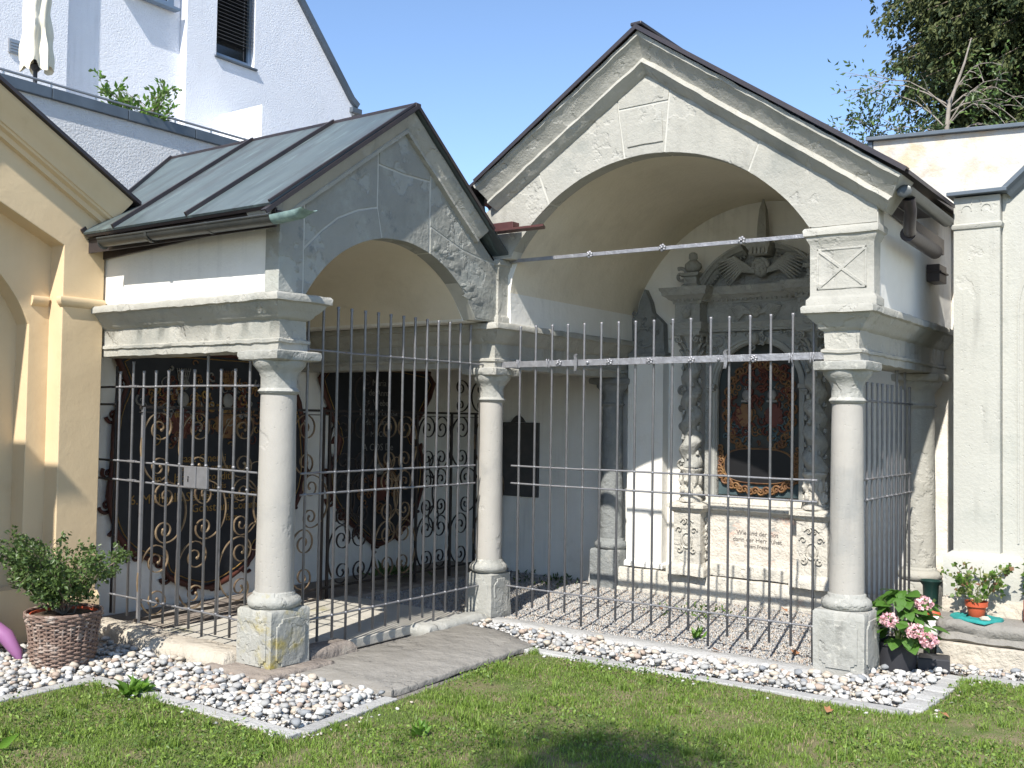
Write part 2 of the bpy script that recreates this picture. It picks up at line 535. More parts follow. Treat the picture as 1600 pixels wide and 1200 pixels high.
    def prism(s, poly, fn, h0, h1):
        """polygon (u,v) extruded along h from h0 to h1; fn maps (u,v,h) to 3-D"""
        n = len(poly)
        V = [fn(u, v, h0) for u, v in poly] + [fn(u, v, h1) for u, v in poly]
        F = [tuple(range(n - 1, -1, -1)), tuple(range(n, 2 * n))]
        for i in range(n):
            j = (i + 1) % n
            F.append((i, j, n + j, n + i))
        return s.add(V, F)

    def build(s, name, m, parent=None, **k):
        mis = s.MI if isinstance(m, (list, tuple)) else None
        return emit(name, s.V, s.F, m, parent, mis=mis, **k)


def fix_normals(o):
    import bmesh
    bm = bmesh.new()
    bm.from_mesh(o.data)
    bmesh.ops.recalc_face_normals(bm, faces=bm.faces)
    bm.to_mesh(o.data)
    bm.free()
    return o


def thing(name, label, cat, loc=(0, 0, 0), group=None):
    o = bpy.data.objects.new(name, None)
    o.empty_display_size = .1
    COL.objects.link(o)
    o.location = loc
    o['label'] = label
    o['category'] = cat
    if group:
        o['group'] = group
    return o


def tag(o, label, cat, group=None):
    o['label'] = label
    o['category'] = cat
    if group:
        o['group'] = group
    return o


def dup(o, loc, parent):
    """a copy of one part sharing its mesh; loc is an offset from the source"""
    c = o.copy()
    COL.objects.link(c)
    c.parent = parent
    c.location = o.location + Vector(loc)
    return c


def text(s, size, org, xdir, ydir, m, parent, name='inscription', ext=.0015, align='CENTER', sp=1.0):
    cu = bpy.data.curves.new(name, 'FONT')
    cu.body = s
    cu.size = size
    cu.extrude = ext
    cu.align_x = align
    cu.space_character = sp
    cu.resolution_u = 2
    o = bpy.data.objects.new(name, cu)
    COL.objects.link(o)
    bpy.context.view_layer.update()
    me = bpy.data.meshes.new_from_object(o)
    bpy.data.objects.remove(o)
    X = Vector(xdir).normalized()
    Y = Vector(ydir).normalized()
    Z = X.cross(Y)
    mt = Matrix((X, Y, Z)).transposed().to_4x4()
    mt.translation = Vector(org) - world_off(parent)
    me.transform(mt)
    me.materials.clear()
    me.materials.append(m)
    r = bpy.data.objects.new(name, me)
    COL.objects.link(r)
    r.parent = parent
    return r


def spiral(c, r0, r1, a0, turns, n=40, fn=None):
    pts = []
    for i in range(n + 1):
        t = i / n
        r = r0 * (1 - t) + r1 * t
        a = a0 + turns * 2 * PI * t
        u, v = c[0] + r * math.cos(a), c[1] + r * math.sin(a)
        pts.append(fn(u, v) if fn else (u, v, 0))
    return pts


FX = lambda x: (lambda u, v, h=0: (x + h, u, v))          # (Y, z) plane facing +X
FY = lambda y: (lambda u, v, h=0: (u, y - h, v))          # (X, z) plane facing -Y


def rail_pts(p, q, n):
    return [tuple(Vector(p).lerp(Vector(q), i / n)) for i in range(n + 1)]

# ================================================================== SETTING
def struct(o):
    o['kind'] = 'structure'
    return o


g_ = Geo()
g_.add([(-60, -60, G - .02), (60, -60, G - .02), (60, 90, G - .02), (-60, 90, G - .02)], [(0, 1, 2, 3)])
ground = struct(g_.build('ground', M['gravelbase']))

LAWN = [(-.60, -14), (-.60, -3.42), (1.28, -3.42), (1.20, -2.5), (1.07, -.92), (3.82, -.84), (3.86, .33), (9, .42), (9, -14)]


def in_poly(px, py, poly):
    x = np.asarray(px)
    y = np.asarray(py)
    ins = np.zeros(x.shape, bool)
    n = len(poly)
    for i in range(n):
        x1, y1 = poly[i]
        x2, y2 = poly[(i + 1) % n]
        c = ((y1 > y) != (y2 > y)) & (x < (x2 - x1) * (y - y1) / (y2 - y1 + 1e-12) + x1)
        ins ^= c
    return ins


def vnoise(x, y, s):
    return np.array([noise.noise(Vector((a * s, b * s, 0))) for a, b in zip(x, y)])


def lawn_sheet():
    nx, ny = 110, 130
    V, F = [], []
    for j in range(ny + 1):
        for i in range(nx + 1):
            x = -.62 + 9 * i / nx
            y = -9 + 9.45 * j / ny
            V.append((x, y, G + noise.noise(Vector((x * 2, y * 2, 0))) * .012))
    cx = [V[j * (nx + 1) + i][0] + .04 for j in range(ny) for i in range(nx)]
    cy = [V[j * (nx + 1) + i][1] + .04 for j in range(ny) for i in range(nx)]
    ins = in_poly(cx, cy, LAWN)
    k = 0
    for j in range(ny):
        for i in range(nx):
            if ins[k]:
                a = j * (nx + 1) + i
                F.append((a, a + 1, a + nx + 2, a + nx + 1))
            k += 1
    return emit('lawn', V, F, M['lawn'], smooth=80, kind='structure')


lawn_sheet()

# ---- paving slab outside the left chapel, floor inside it, kerbs
gb = Geo()
gb.sweep([(.30, -2.50), (1.08, -2.44), (1.02, -.78), (.55, -.52), (.14, -.50), (.13, -2.1)], [(0, G - .01), (0.0, G + .018), (-.01, G + .028)], closed=True, step=.08, namp=.012, nf=6)
struct(gb.build('stone_path', M['paving'], smooth=50))
gb = Geo()
gb.box(-1.40, -.05, -2.36, -.35, G - .012, -.10)
fl = struct(gb.build('chapel_floor', M['brownstone']))
for i, (y0, y1) in enumerate([(-2.38, -1.72), (-1.714, -1.06), (-1.054, -.33)]):
    Geo().box(-1.42, -.02 - .01 * i, y0, y1, G - .01, -.085).build('floor_slab', M['slabfloor'], fl, bevel=.008)
gb = Geo()
gb.box(-2.34, -1.43, -2.42, 2.29, G - .01, -.11)
struct(gb.build('chapel_floor_back', M['brownstone'], bevel=.01))
kerbs = struct(emit('kerb', *(lambda g: (g.V, g.F))(Geo().sweep([(.16, -.27), (3.03, -.31), (3.03, -.09), (.16, -.06)], [(0, G - .01), (0, G + .02), (-.012, G + .028)], closed=True, step=.08, namp=.006)), M['granite'], smooth=50))

# stones of the sill under the side railing and at the front step
def sill_stone(x0, x1, y0, y1, z1, m, seed=0, parent=None, name='sill_stone', rn=.03):
    g = Geo()
    prof = [(-.01, G - .03), (0, G + .0), (0, z1 - rn), (-rn * .4, z1 - rn * .3), (-rn, z1)]
    g.sweep([(x0, y0), (x1, y0), (x1, y1), (x0, y1)], prof, closed=True, step=.05, namp=.014, nf=5 + seed)
    return g.build(name, m, parent, smooth=60)


# granite edging round the pebble beds, stone by stone
edging = struct(Geo().box(-.72, -.62, -9, -8.95, G - .02, G - .01).build('edging', M['granite']))


def edge_line(p, q, n, wd=.10):
    p, q = Vector(p), Vector(q)
    d = (q - p) / n
    t = d.normalized()
    nn = Vector((t.y, -t.x)) * wd / 2
    for i in range(n):
        a = p + d * i + t * .004
        b = p + d * (i + 1) - t * .004
        z = G + .012 + random.uniform(0, .008)
        P4 = [a - nn, b - nn, b + nn, a + nn]
        emit('edging_stone', [(v.x, v.y, G - .03) for v in P4] + [(v.x, v.y, z) for v in P4],
             [(0, 3, 2, 1), (4, 5, 6, 7), (0, 1, 5, 4), (1, 2, 6, 5), (2, 3, 7, 6), (3, 0, 4, 7)], M['granite'], edging, bevel=.006)


edge_line((-.66, -6.6), (-.66, -3.36), 6)
edge_line((-.70, -3.37), (1.24, -3.38), 4)
edge_line((1.22, -3.32), (1.14, -2.50), 2)
edge_line((1.02, -.86), (3.78, -.80), 6)
edge_line((3.77, -.74), (3.82, .36), 8, .15)
edge_line((3.86, .40), (7.5, .50), 7, .12)

# ---- pebbles
PEB_AREAS = [([(-1.86, -6.5), (-.73, -6.5), (-.73, -3.30), (1.16, -3.31), (1.08, -2.52), (.32, -2.52), (.30, -2.78), (-1.86, -2.74)], 1.0),
             ([(.18, -.50), (.56, -.50), (1.04, -.76), (3.70, -.72), (3.74, .34), (3.24, .34), (3.24, -.26), (2.9, -.34), (.18, -.28)], 1.0),
             ([(3.3, .47), (6.0, .52), (6.0, .66), (3.3, .64)], 1.0)]


def pebble_proto(seed, m):
    g = Geo()
    g.blob((0, 0, 0), (1.0, .78, .52), 8, 5, namp=.42, seed=seed)
    return g, m


def pebbles():
    pts = []
    for poly, dn in PEB_AREAS:
        xs = [p[0] for p in poly]
        ys = [p[1] for p in poly]
        a = (max(xs) - min(xs)) * (max(ys) - min(ys))
        n = int(a * 2000)
        x = rng.uniform(min(xs), max(xs), n)
        y = rng.uniform(min(ys), max(ys), n)
        k = in_poly(x, y, poly)
        pts += list(zip(x[k], y[k]))
    cam = Vector((5.459, -7.281, 1.6))
    out = []
    cell = {}
    for (x, y) in pts:
        r = min(.038, rng.gamma(6, .0036))
        key = (int(x / .075), int(y / .075))
        bad = 0
        for dx in (-1, 0, 1):
            for dy in (-1, 0, 1):
                for (a, b, c) in cell.get((key[0] + dx, key[1] + dy), ()):
                    if (a - x) ** 2 + (b - y) ** 2 < (.62 * (c + r)) ** 2:
                        bad += 1
        if bad > 1:
            continue
        cell.setdefault(key, []).append((x, y, r))
        out.append((x, y, G + .004 + r * .30 + bad * r * .8, r))
    for _ in range(70):
        t = rng.random()
        ex, ey = ((-.6 + 1.8 * t, -3.44 - abs(rng.normal(0, .05))), (1.29 + abs(rng.normal(0, .05)), -3.4 + .9 * t), (1.1 + 2.6 * t, -.92 - abs(rng.normal(0, .05))), (3.9 + abs(rng.normal(0, .06)), -.8 + 1.1 * t))[rng.integers(4)]
        rr_ = rng.uniform(.007, .016)
        out.append((ex, ey, G + .010, rr_))
    out.sort(key=lambda p: -(p[3] / (Vector(p[:3]) - cam).length) * (1 if (p[1] > -5.2 and p[0] < 6) else .1))
    bed = struct(Geo().box(-1.9, -1.88, -6.6, -6.58, G - .03, G - .02).build('pebble_bed', M['granite']))
    protos = []
    for s in range(12):
        g, _ = pebble_proto(s, 0)
        me = bpy.data.meshes.new('pebble')
        me.from_pydata(g.V, [], g.F)
        me.polygons.foreach_set('use_smooth', [True] * len(me.polygons))
        me.materials.append(M['peb%d' % [0, 1, 0, 2, 5, 3, 0, 2, 4, 1, 5, 5][s]])
        protos.append((me, np.array(g.V), g.F))
    for (x, y, z, r) in out[:300]:
        o = bpy.data.objects.new('pebble', protos[rng.integers(12)][0])
        o.location = (x, y, z)
        o.scale = (r, r, r)
        o.rotation_euler = (rng.uniform(-.3, .3), rng.uniform(-.3, .3), rng.uniform(0, 6.28))
        o.parent = bed
        COL.objects.link(o)
    V, F, MI = [], [], []
    for (x, y, z, r) in out[300:]:
        s = rng.integers(12)
        a = rng.uniform(0, 6.28)
        pv = protos[s][1] * r
        c, sn = math.cos(a), math.sin(a)
        tilt = rng.uniform(-.3, .3)
        X = pv[:, 0] * c - pv[:, 1] * sn
        Y = pv[:, 0] * sn + pv[:, 1] * c
        Z = pv[:, 2] + tilt * X
        n = len(V)
        V += list(zip(X + x, Y + y, Z + z))
        F += [tuple(i + n for i in f) for f in protos[s][2]]
        MI += [[0, 1, 0, 2, 5, 3, 0, 2, 4, 1, 5, 5][s]] * len(protos[s][2])
    o = emit('pebble_fill', V, F, [M['peb%d' % i] for i in range(6)], bed, smooth=80, mis=MI, kind='stuff')
    return out


pebbles()


def chips(name, poly, dens, size, z0, hump=None):
    xs = [p[0] for p in poly]
    ys = [p[1] for p in poly]
    n = int((max(xs) - min(xs)) * (max(ys) - min(ys)) * dens)
    x = rng.uniform(min(xs), max(xs), n)
    y = rng.uniform(min(ys), max(ys), n)
    k = in_poly(x, y, poly)
    x, y = x[k], y[k]
    n = len(x)
    base = np.array([(1, 0, 0), (-.5, .8, 0), (-.5, -.8, 0), (0, 0, .8), (0, 0, -.5)], float)
    s = rng.uniform(.5, 1.2, n) * size
    a = rng.uniform(0, 2 * PI, n)
    V = np.zeros((n, 5, 3))
    b = base[None] * s[:, None, None] * rng.uniform(.7, 1.3, (n, 1, 3))
    V[:, :, 0] = b[:, :, 0] * np.cos(a)[:, None] - b[:, :, 1] * np.sin(a)[:, None] + x[:, None]
    V[:, :, 1] = b[:, :, 0] * np.sin(a)[:, None] + b[:, :, 1] * np.cos(a)[:, None] + y[:, None]
    tl = rng.uniform(-.5, .5, n)
    V[:, :, 2] = b[:, :, 2] + b[:, :, 0] * tl[:, None] + (z0 + rng.uniform(0, size * .8, n))[:, None]
    f = np.array([(0, 1, 3), (1, 2, 3), (2, 0, 3), (1, 0, 4), (2, 1, 4), (0, 2, 4)])
    F = (f[None] + (np.arange(n) * 5)[:, None, None]).reshape(-1, 3)
    return np_mesh(name, V.reshape(-1, 3), F, [M['peb%d' % i] for i in range(5)], np.repeat(rng.choice(5, n, p=[.30, .22, .12, .24, .12]), 6))


def np_mesh(name, V, F, mats, mi=None, parent=None, smooth=False):
    me = bpy.data.meshes.new(name)
    V = np.asarray(V, np.float32)
    F = np.asarray(F, np.int32)
    nf, k = F.shape
    me.vertices.add(len(V))
    me.vertices.foreach_set('co', V.ravel())
    me.loops.add(nf * k)
    me.loops.foreach_set('vertex_index', F.ravel())
    me.polygons.add(nf)
    me.polygons.foreach_set('loop_start', np.arange(0, nf * k, k, dtype=np.int32))
    me.polygons.foreach_set('loop_total', np.full(nf, k, np.int32))
    for m in mats:
        me.materials.append(m)
    if mi is not None:
        me.polygons.foreach_set('material_index', np.asarray(mi, np.int32))
    me.update(calc_edges=True)
    me.validate()
    if parent:
        me.transform(Matrix.Translation(-world_off(parent)))
    o = bpy.data.objects.new(name, me)
    COL.objects.link(o)
    o.parent = parent
    return o


c_ = chips('gravel', [(.0, -.1), (3.1, -.1), (3.0, 2.05), (-1.6, 2.28), (-1.6, .1)], 6500, .0125, G - .005)
c_['kind'] = 'stuff'
for i_, (pl_, _) in enumerate(PEB_AREAS):
    c_ = chips('gravel_fines', pl_, 3500, .009, G - .003)
    c_['kind'] = 'stuff'
c_ = chips('gravel_strip', [(-1.43, -.55), (-.0, -.30), (.12, -.1), (-.4, .2), (-1.43, .2)], 5000, .0125, G - .005)
c_['kind'] = 'stuff'

# ================================================================== CHAPELS
chapL = thing('burial_chapel', 'left arcaded burial chapel with a green copper roof and shaded grey gable', 'chapel', (-1.2, -1.3, G))
chapR = thing('burial_chapel', 'right arcaded burial chapel, taller, with sunlit pale gable and carved altar inside', 'chapel', (1.6, 1.1, G))

EPROF = [(0, 2.035), (0, 2.085), (.014, 2.092), (.014, 2.112), (-.006, 2.122), (-.006, 2.245), (.008, 2.255), (.028, 2.27), (.034, 2.29),
         (.06, 2.315), (.088, 2.35), (.092, 2.362), (.122, 2.368), (.124, 2.405), (.112, 2.42)]
H = .13


def entab(path, parent, m):
    g = Geo()
    g.sweep(path, EPROF, closed=True, step=.035, namp=.008, nf=10)
    return g.build('entablature', m, parent, smooth=50)


entab([(-2.0, -A - H), (H, -A - H), (H, -A + H), (-2.0, -A + H)], chapL, M['stone'])
entab([(H, -H), (H, D), (-H, D), (-H, H), (-2.35, H), (-2.35, -H)], chapL, M['stone'])
entab([(B - H, -H), (B + H, -H), (B + H, D - .02), (B - H, D - .02)], chapR, M['stone'])


def notched(w, h, c, cu, cv):
    w2, h2 = w / 2, h / 2
    pts = []
    for sx, sy in ((1, -1), (1, 1), (-1, 1), (-1, -1)):
        q = [(sx * (w2 - c), sy * h2), (sx * (w2 - c), sy * (h2 - c * .55)), (sx * (w2 - c * .45), sy * (h2 - c * .65)),
             (sx * (w2 - c * .35), sy * (h2 - c)), (sx * w2, sy * (h2 - c))]
        if sx * sy > 0:
            q = q[::-1]
        pts += q
    return [(cu + a, cv + b) for a, b in pts]


def column(parent, x, y, r0, r1, ph, mp, ms, ptop=.28, name='column', panels=True, worn=.005, round_=.012, base_out=.0, cz=2.035):
    g = Geo()
    sh = [(r1 * 1.0, ptop + .09)]
    for i in range(1, 15):
        t = i / 14
        sh.append((r1 + (r0 - r1) * t ** 1.3, ptop + .09 + t * (cz - .285 - ptop - .09)))
    g.lathe(sh, (x, y, 0), 28, namp=worn * .7, nf=5)
    col = g.build(name, ms, parent, smooth=50)
    g = Geo()
    prof = [(0, G - .02), (0, G + .02), (-.002, ptop - .02), (-round_, ptop)]
    k = 7
    prof = [(0, G - .02)] + [(base_out * (1 - i / k), G + (ptop - .015 - G) * i / k) for i in range(k + 1)] + [(-round_, ptop)]
    g.sweep([(x - ph, y - ph), (x + ph, y - ph), (x + ph, y + ph), (x - ph, y + ph)], prof, closed=True, step=.05, namp=worn, nf=8)
    g.build('plinth', mp, col, smooth=50)
    if panels:
        hh = ptop - G
        g = Geo()
        po = notched(ph * 1.48, hh * .74, .045, x, (ptop + G) / 2)
        g.prism(po, FY(y - ph), -.004, .010)
        po = notched(ph * 1.48, hh * .74, .045, y, (ptop + G) / 2)
        g.prism(po, FX(x + ph), -.004, .010)
        g.build('raised_panel', mp, col, bevel=.004)
    g = Geo()
    tp = [(r1 + .02, ptop - .005), (r1 + .045, ptop + .01), (r1 + .055, ptop + .035), (r1 + .048, ptop + .06), (r1 + .025, ptop + .078),
          (r1 + .012, ptop + .085), (r1 + .012, ptop + .1), (r1, ptop + .11)]
    g.lathe(tp, (x, y, 0), 32, namp=worn * 1.6, nf=9)
    g.build('base_moulding', mp, col, smooth=60)
    g = Geo()
    c0 = cz - .065
    g.lathe([(r0, c0 - .235), (r0 + .012, c0 - .225), (r0 + .022, c0 - .212), (r0 + .012, c0 - .196), (r0 + .004, c0 - .19), (r0 + .002, c0 - .115),
             (r0 + .012, c0 - .095), (r0 + .014, c0 - .085), (r0 + .035, c0 - .06), (r0 + .06, c0 - .03), (r0 + .064, c0 + .002)], (x, y, 0), 32, namp=worn * .6, nf=11)
    a = r0 + .075
    g.sweep([(x - a, y - a), (x + a, y - a), (x + a, y + a), (x - a, y + a)],
            [(-.02, c0 - .004), (0, c0 + .004), (.006, c0 + .03), (.004, cz - .008), (-.012, cz + .001)], closed=True, step=.04, namp=worn, nf=13)
    g.build('capital', M['stone_worn'] if mp is M['stone_lichen'] else mp, col, smooth=50)
    return col


column(chapL, 0, -A, .122, .132, .172, M['stone_lichen'], M['shaft'], worn=.004)
column(chapL, 0, 0, .108, .112, .135, M['stone_worn'], M['shaft'], ptop=.25, worn=.007, round_=.04, base_out=.012)
column(chapR, B, 0, .106, .120, .178, M['stone_worn'], M['shaft'], ptop=.30, worn=.003)
column(chapR, B, 1.98, .115, .128, .16, M['stone'], M['stone'], ptop=.27, panels=False)
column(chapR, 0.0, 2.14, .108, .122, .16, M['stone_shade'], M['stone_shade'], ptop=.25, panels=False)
# brown pad below the left front column
sill_stone(-.32, .30, -A - .33, -A + .30, -.10, M['brownstone'], 1, chapL, 'base_stone', rn=.02)


def seg_arch(u0, u1, z0, rise, n, flip=False):
    h = (u1 - u0) / 2
    c = (u0 + u1) / 2
    Rr = (h * h + rise * rise) / (2 * rise)
    a = math.asin(min(1, h / Rr))
    if rise > h:
        a = PI - a
    pts = []
    for i in range(n + 1):
        t = a - 2 * a * i / n
        pts.append((c + Rr * math.sin(t), z0 + rise - Rr + Rr * math.cos(t)))
    return pts                       # from u1 side to u0 side


def body(name, outer, hole, fn, h0, h1, mats, parent):
    poly = outer + hole
    g = Geo()
    g.prism(poly, fn, h0, h1)
    no = len(outer)
    n = len(poly)
    mi = [0, 0] + [1 if no <= i < n - 1 else 0 for i in range(n)]
    g.MI = mi
    return g.build(name, mats, parent, smooth=35)


# left chapel walls and vault (cross-section in Y,z, running along X)
LT = [(-2.585, 2.985), (-1.37, 3.90), (-.02, 2.86)]
body('vault_wall', [(-2.36, 2.42), (-2.585, 2.42)] + LT + [(-.02, 2.42), (-.42, 2.42)], seg_arch(-2.34, -.44, 2.44, .54, 26), FX(0), -2.36, 0.0, [M['plaster'], M['cream']], chapL)
# right chapel
body('vault_wall', [(.20, 2.42), (-.12, 2.42), (-.12, 3.42), (1.6, 4.52), (3.335, 3.34), (3.335, 2.42), (2.96, 2.42)],
     [(2.98, 2.70)] + seg_arch(.18, 3.0, 2.75, 1.02, 40)[1:-1] + [(.19, 2.70)], FY(0), -D, 0.0, [M['plaster'], M['cream']], chapR)
# back walls
g = Geo()
g.box(-2.36, 3.10, D, D + .2, G - .02, 2.44)
g.prism([(-.10, 2.45), (3.33, 2.45), (3.33, 3.30), (1.6, 4.5), (-.10, 3.4)], FY(D), -.2, 0)
g.build('back_wall', M['plaster'], chapR)
g = Geo()
g.box(3.11, 3.62, D + .004, D + .2, G - .02, 3.6)
g.build('outer_wall', M['damp'], chapR)
g = Geo()
g.box(-2.56, -2.365, -2.58, D + .2, G - .02, 2.43)
g.prism([(-2.58, 2.435), (-.02, 2.435), (-.02, 2.86), (-1.37, 3.88), (-2.58, 2.98)], FX(-2.365), -.15, 0)
g.build('back_wall', M['plaster'], chapL)
g = Geo()
g.box(-2.5, -.14, .14, D + .1, 2.44, 2.56)
g.build('hidden_cover_slab', M['brownstone'], chapL)  # hidden cover added to keep sunlight out of the inner bay
# ---- gable stones
def inset(poly, d):
    n = len(poly)
    ar = sum(poly[i][0] * poly[(i + 1) % n][1] - poly[(i + 1) % n][0] * poly[i][1] for i in range(n))
    sg = 1 if ar > 0 else -1
    out = []
    for i in range(n):
        p0, p1, p2 = Vector(poly[i - 1]), Vector(poly[i]), Vector(poly[(i + 1) % n])
        d1 = (p1 - p0).normalized()
        d2 = (p2 - p1).normalized()
        n1 = Vector((-d1.y, d1.x)) * sg
        n2 = Vector((-d2.y, d2.x)) * sg
        m = n1 + n2
        if m.length < 1e-4:
            m = n1
        m = m.normalized()
        q = p1 + m * d / max(.4, m.dot(n1))
        out.append((q.x, q.y))
    return out


def dens(poly, step=.06, amp=.0, seed=0):
    out = []
    n = len(poly)
    for i in range(n):
        a, b = Vector(poly[i]), Vector(poly[(i + 1) % n])
        k = max(1, int((b - a).length / step))
        for t in range(k):
            p = a.lerp(b, t / k)
            if amp:
                v = noise.noise_vector(Vector((p.x * 9, p.y * 9, seed)))
                p = p + Vector((v.x, v.y)) * amp
            out.append((p.x, p.y))
    return out


def stone_face(name, poly, fn, h, m, parent, amp=.002, gap=.0045):
    """one ashlar block: slightly uneven outline, gridded face with real relief"""
    g = Geo()
    po = inset(dens(poly, .05, amp), gap)
    g.prism(po, fn, 0.0, h)
    return g.build(name, m, parent, bevel=.004)


aL = seg_arch(-2.365, -.42, 2.425, .53, 30)       # right to left
aL = aL[::-1]                                     # left to right


def arc_between(arc, u0, u1):
    def at(u):
        for i in range(len(arc) - 1):
            if arc[i][0] <= u <= arc[i + 1][0]:
                t = (u - arc[i][0]) / (arc[i + 1][0] - arc[i][0] + 1e-9)
                return (u, arc[i][1] * (1 - t) + arc[i + 1][1] * t)
        return arc[0] if u < arc[0][0] else arc[-1]
    return [at(u0)] + [p for p in arc if u0 < p[0] < u1] + [at(u1)]


TL = lambda y: 3.86 + .71 * (y + 1.36) if y < -1.36 else 3.86 - .76 * (y + 1.36)
gabL = Geo()
gabL.prism([(-2.36, 2.43), (-2.59, 2.43), (-2.59, TL(-2.59)), (-1.36, 3.86), (-.13, TL(-.13)), (-.13, 2.43), (-.42, 2.43)] + seg_arch(-2.358, -.427, 2.43, .535, 30)[1:-1], FX(0), 0.002, .1365)
gabL = gabL.build('gable', M['mortar'], chapL)
gabR = Geo()
TR = lambda x: 4.42 - .64 * (1.6 - x) if x < 1.6 else 4.42 - .69 * (x - 1.6)
gabR.prism([(.20, 2.98), (-.05, 2.98), (-.05, TR(-.05)), (1.6, 4.42), (3.40, TR(3.4)), (3.40, 2.98), (2.94, 2.98)] + seg_arch(.283, 2.925, 2.99, .718, 40)[1:-1] + [(.29, 2.98)], FY(0), .002, .1365)
gabR = gabR.build('gable', M['mortar'], chapR)
mb = M['stone_blue']
J = [
    [(-2.61, 2.43), (-2.385, 2.43), (-2.385, TL(-2.385)), (-2.61, TL(-2.61))],
    arc_between(aL, -2.36, -1.60)[::1] + [(-1.655, 3.165), (-1.85, 3.115), (-2.06, 3.02), (-2.22, 2.90), (-2.38, 2.75), (-2.38, 2.43)],
    [(-2.38, 2.76), (-2.22, 2.905), (-2.06, 3.025), (-1.85, 3.12), (-1.655, 3.17), (-1.655, TL(-1.655)), (-2.38, TL(-2.38))],
    [(-1.65, 3.50), (-1.35, 3.48), (-1.05, 3.485), (-1.05, TL(-1.05)), (-1.36, 3.86), (-1.65, TL(-1.65))],
    arc_between(aL, -1.592, -1.05) + [(-1.05, 3.48), (-1.35, 3.475), (-1.65, 3.495), (-1.65, 3.16)],
    arc_between(aL, -1.04, -.43) + [(-.125, 2.43), (-.125, 2.92), (-.62, 2.99), (-1.04, 3.12)],
    [(-1.04, 3.125), (-.62, 2.995), (-.125, 2.925), (-.125, TL(-.125)), (-1.04, TL(-1.04))],
]
for i, p in enumerate(J):
    stone_face('stone_block', p, FX(0), .14 + (.004 if i % 2 else .0), mb if i else M['stone_blue'], gabL)
aR = seg_arch(.29, 2.92, 2.985, .715, 44)[::-1]
Jr = [
    arc_between(aR, .29, .68) + [(.55, 3.72), (.55, TR(.55)), (-.06, TR(-.06)), (-.06, 2.985)],
    arc_between(aR, .69, 1.402) + [(1.32, 4.243), (1.32, TR(1.32)), (.56, TR(.56)), (.56, 3.72)],
    arc_between(aR, 1.408, 1.757) + [(1.79, 4.10), (1.34, 4.092)],
    [(1.34, 4.097), (1.79, 4.105), (1.805, 4.26), (1.60, 4.42), (1.325, TR(1.325))],
    arc_between(aR, 1.763, 2.453) + [(2.563, 3.74), (2.563, TR(2.563)), (1.81, TR(1.81)), (1.795, 4.10)],
    arc_between(aR, 2.459, 2.925) + [(3.40, 2.985), (3.40, TR(3.40)), (2.57, TR(2.57)), (2.57, 3.74)],
]
for i, p in enumerate(Jr):
    stone_face('stone_block', p, FY(0), .14 + (.004 if i % 2 else .0), M['stone'], gabR)
# worn relief on the keystone
g = Geo()
g.prism(dens([(1.43, 3.78), (1.75, 3.79), (1.73, 4.04), (1.42, 4.02)], .04, .006), FY(-.144), -.002, .006)
g.build('relief_panel', M['stone'], gabR, bevel=.006)

g = Geo()
for k in range(9):
    t = k / 8
    g.blob((.142, -.92 + .5 * t + random.uniform(-.05, .05), 3.02 - .45 * t + random.uniform(-.05, .03)), (.009, random.uniform(.04, .1), random.uniform(.02, .05)), 8, 5, .8, k)
g.build('worn_relief', M['stone_blue'], gabL, smooth=60)


# raking cornices
g = Geo()
g.sweep([(-2.78, 2.955), (-1.37, 3.965), (-.38, 3.19)], [(0, 0), (0, .23), (.02, .23), (.035, .22), (.075, .20), (.105, .175), (.112, .183), (.135, .183), (.14, .13), (.14, 0)],
        step=.05, namp=.003, nf=10, fn=FX(0))
g.build('raking_cornice', M['stone'], chapL, smooth=40)
g = Geo()
g.sweep([(.0, 3.615), (1.6, 4.64), (3.60, 3.26)], [(0, 0), (0, .31), (.03, .31), (.045, .285), (.11, .235), (.15, .205), (.16, .225), (.185, .235), (.215, .19), (.245, .165), (.26, .12), (.26, 0)],
        step=.04, namp=.007, nf=8, fn=FY(0))
g.build('raking_cornice', M['stone'], chapR, smooth=40)

# impost piers carrying the right arch, on the cornice
def impost(cx, hw, hd, parent, m, z1=2.975, panel=True, x0=None):
    g = Geo()
    xa = cx - hw if x0 is None else x0
    xb = cx + hw
    prof = [(.022, 2.415), (.022, 2.47), (.008, 2.485), (0, 2.50), (0, 2.86), (.006, 2.87), (.012, 2.885), (.02, 2.90), (.022, 2.915), (.038, 2.925), (.04, 2.965), (.028, 2.98)]
    g.sweep([(xa, -.145), (xb, -.145), (xb, hd), (xa, hd)], prof, closed=True, step=.045, namp=.004, nf=12)
    p = g.build('impost_pier', m, parent, smooth=50)
    if panel:
        x0_, x1_ = xa + .05, xb - .05
        z0_, z1_ = 2.54, 2.83
        g = Geo()
        y = -.145
        for (a, b, c, d) in ((x0_, x1_, z0_, z0_ + .014), (x0_, x1_, z1_ - .014, z1_), (x0_, x0_ + .014, z0_, z1_), (x1_ - .014, x1_, z0_, z1_)):
            g.box(a, b, y - .006, y + .004, c, d)
        for s in (1, -1):
            a, b = (x0_ + .015, z0_ + .015 if s > 0 else z1_ - .015), (x1_ - .015, z1_ - .015 if s > 0 else z0_ + .015)
            g.ribbon([(a[0], y - .001 - .0005 * s, a[1]), (b[0], y - .001 - .0005 * s, b[1])], .012, .022, (0, 1, 0))
        g.build('cross_panel', m, p, bevel=.003)
    return p


impost(B, .225, .0, chapR, M['stone'])
impost(0, .165, .0, chapR, M['stone'], x0=-.12)

# ---- left roof: standing-seam copper
RY, RZ = -1.37, 3.985
EY, EZ = -2.80, 2.97


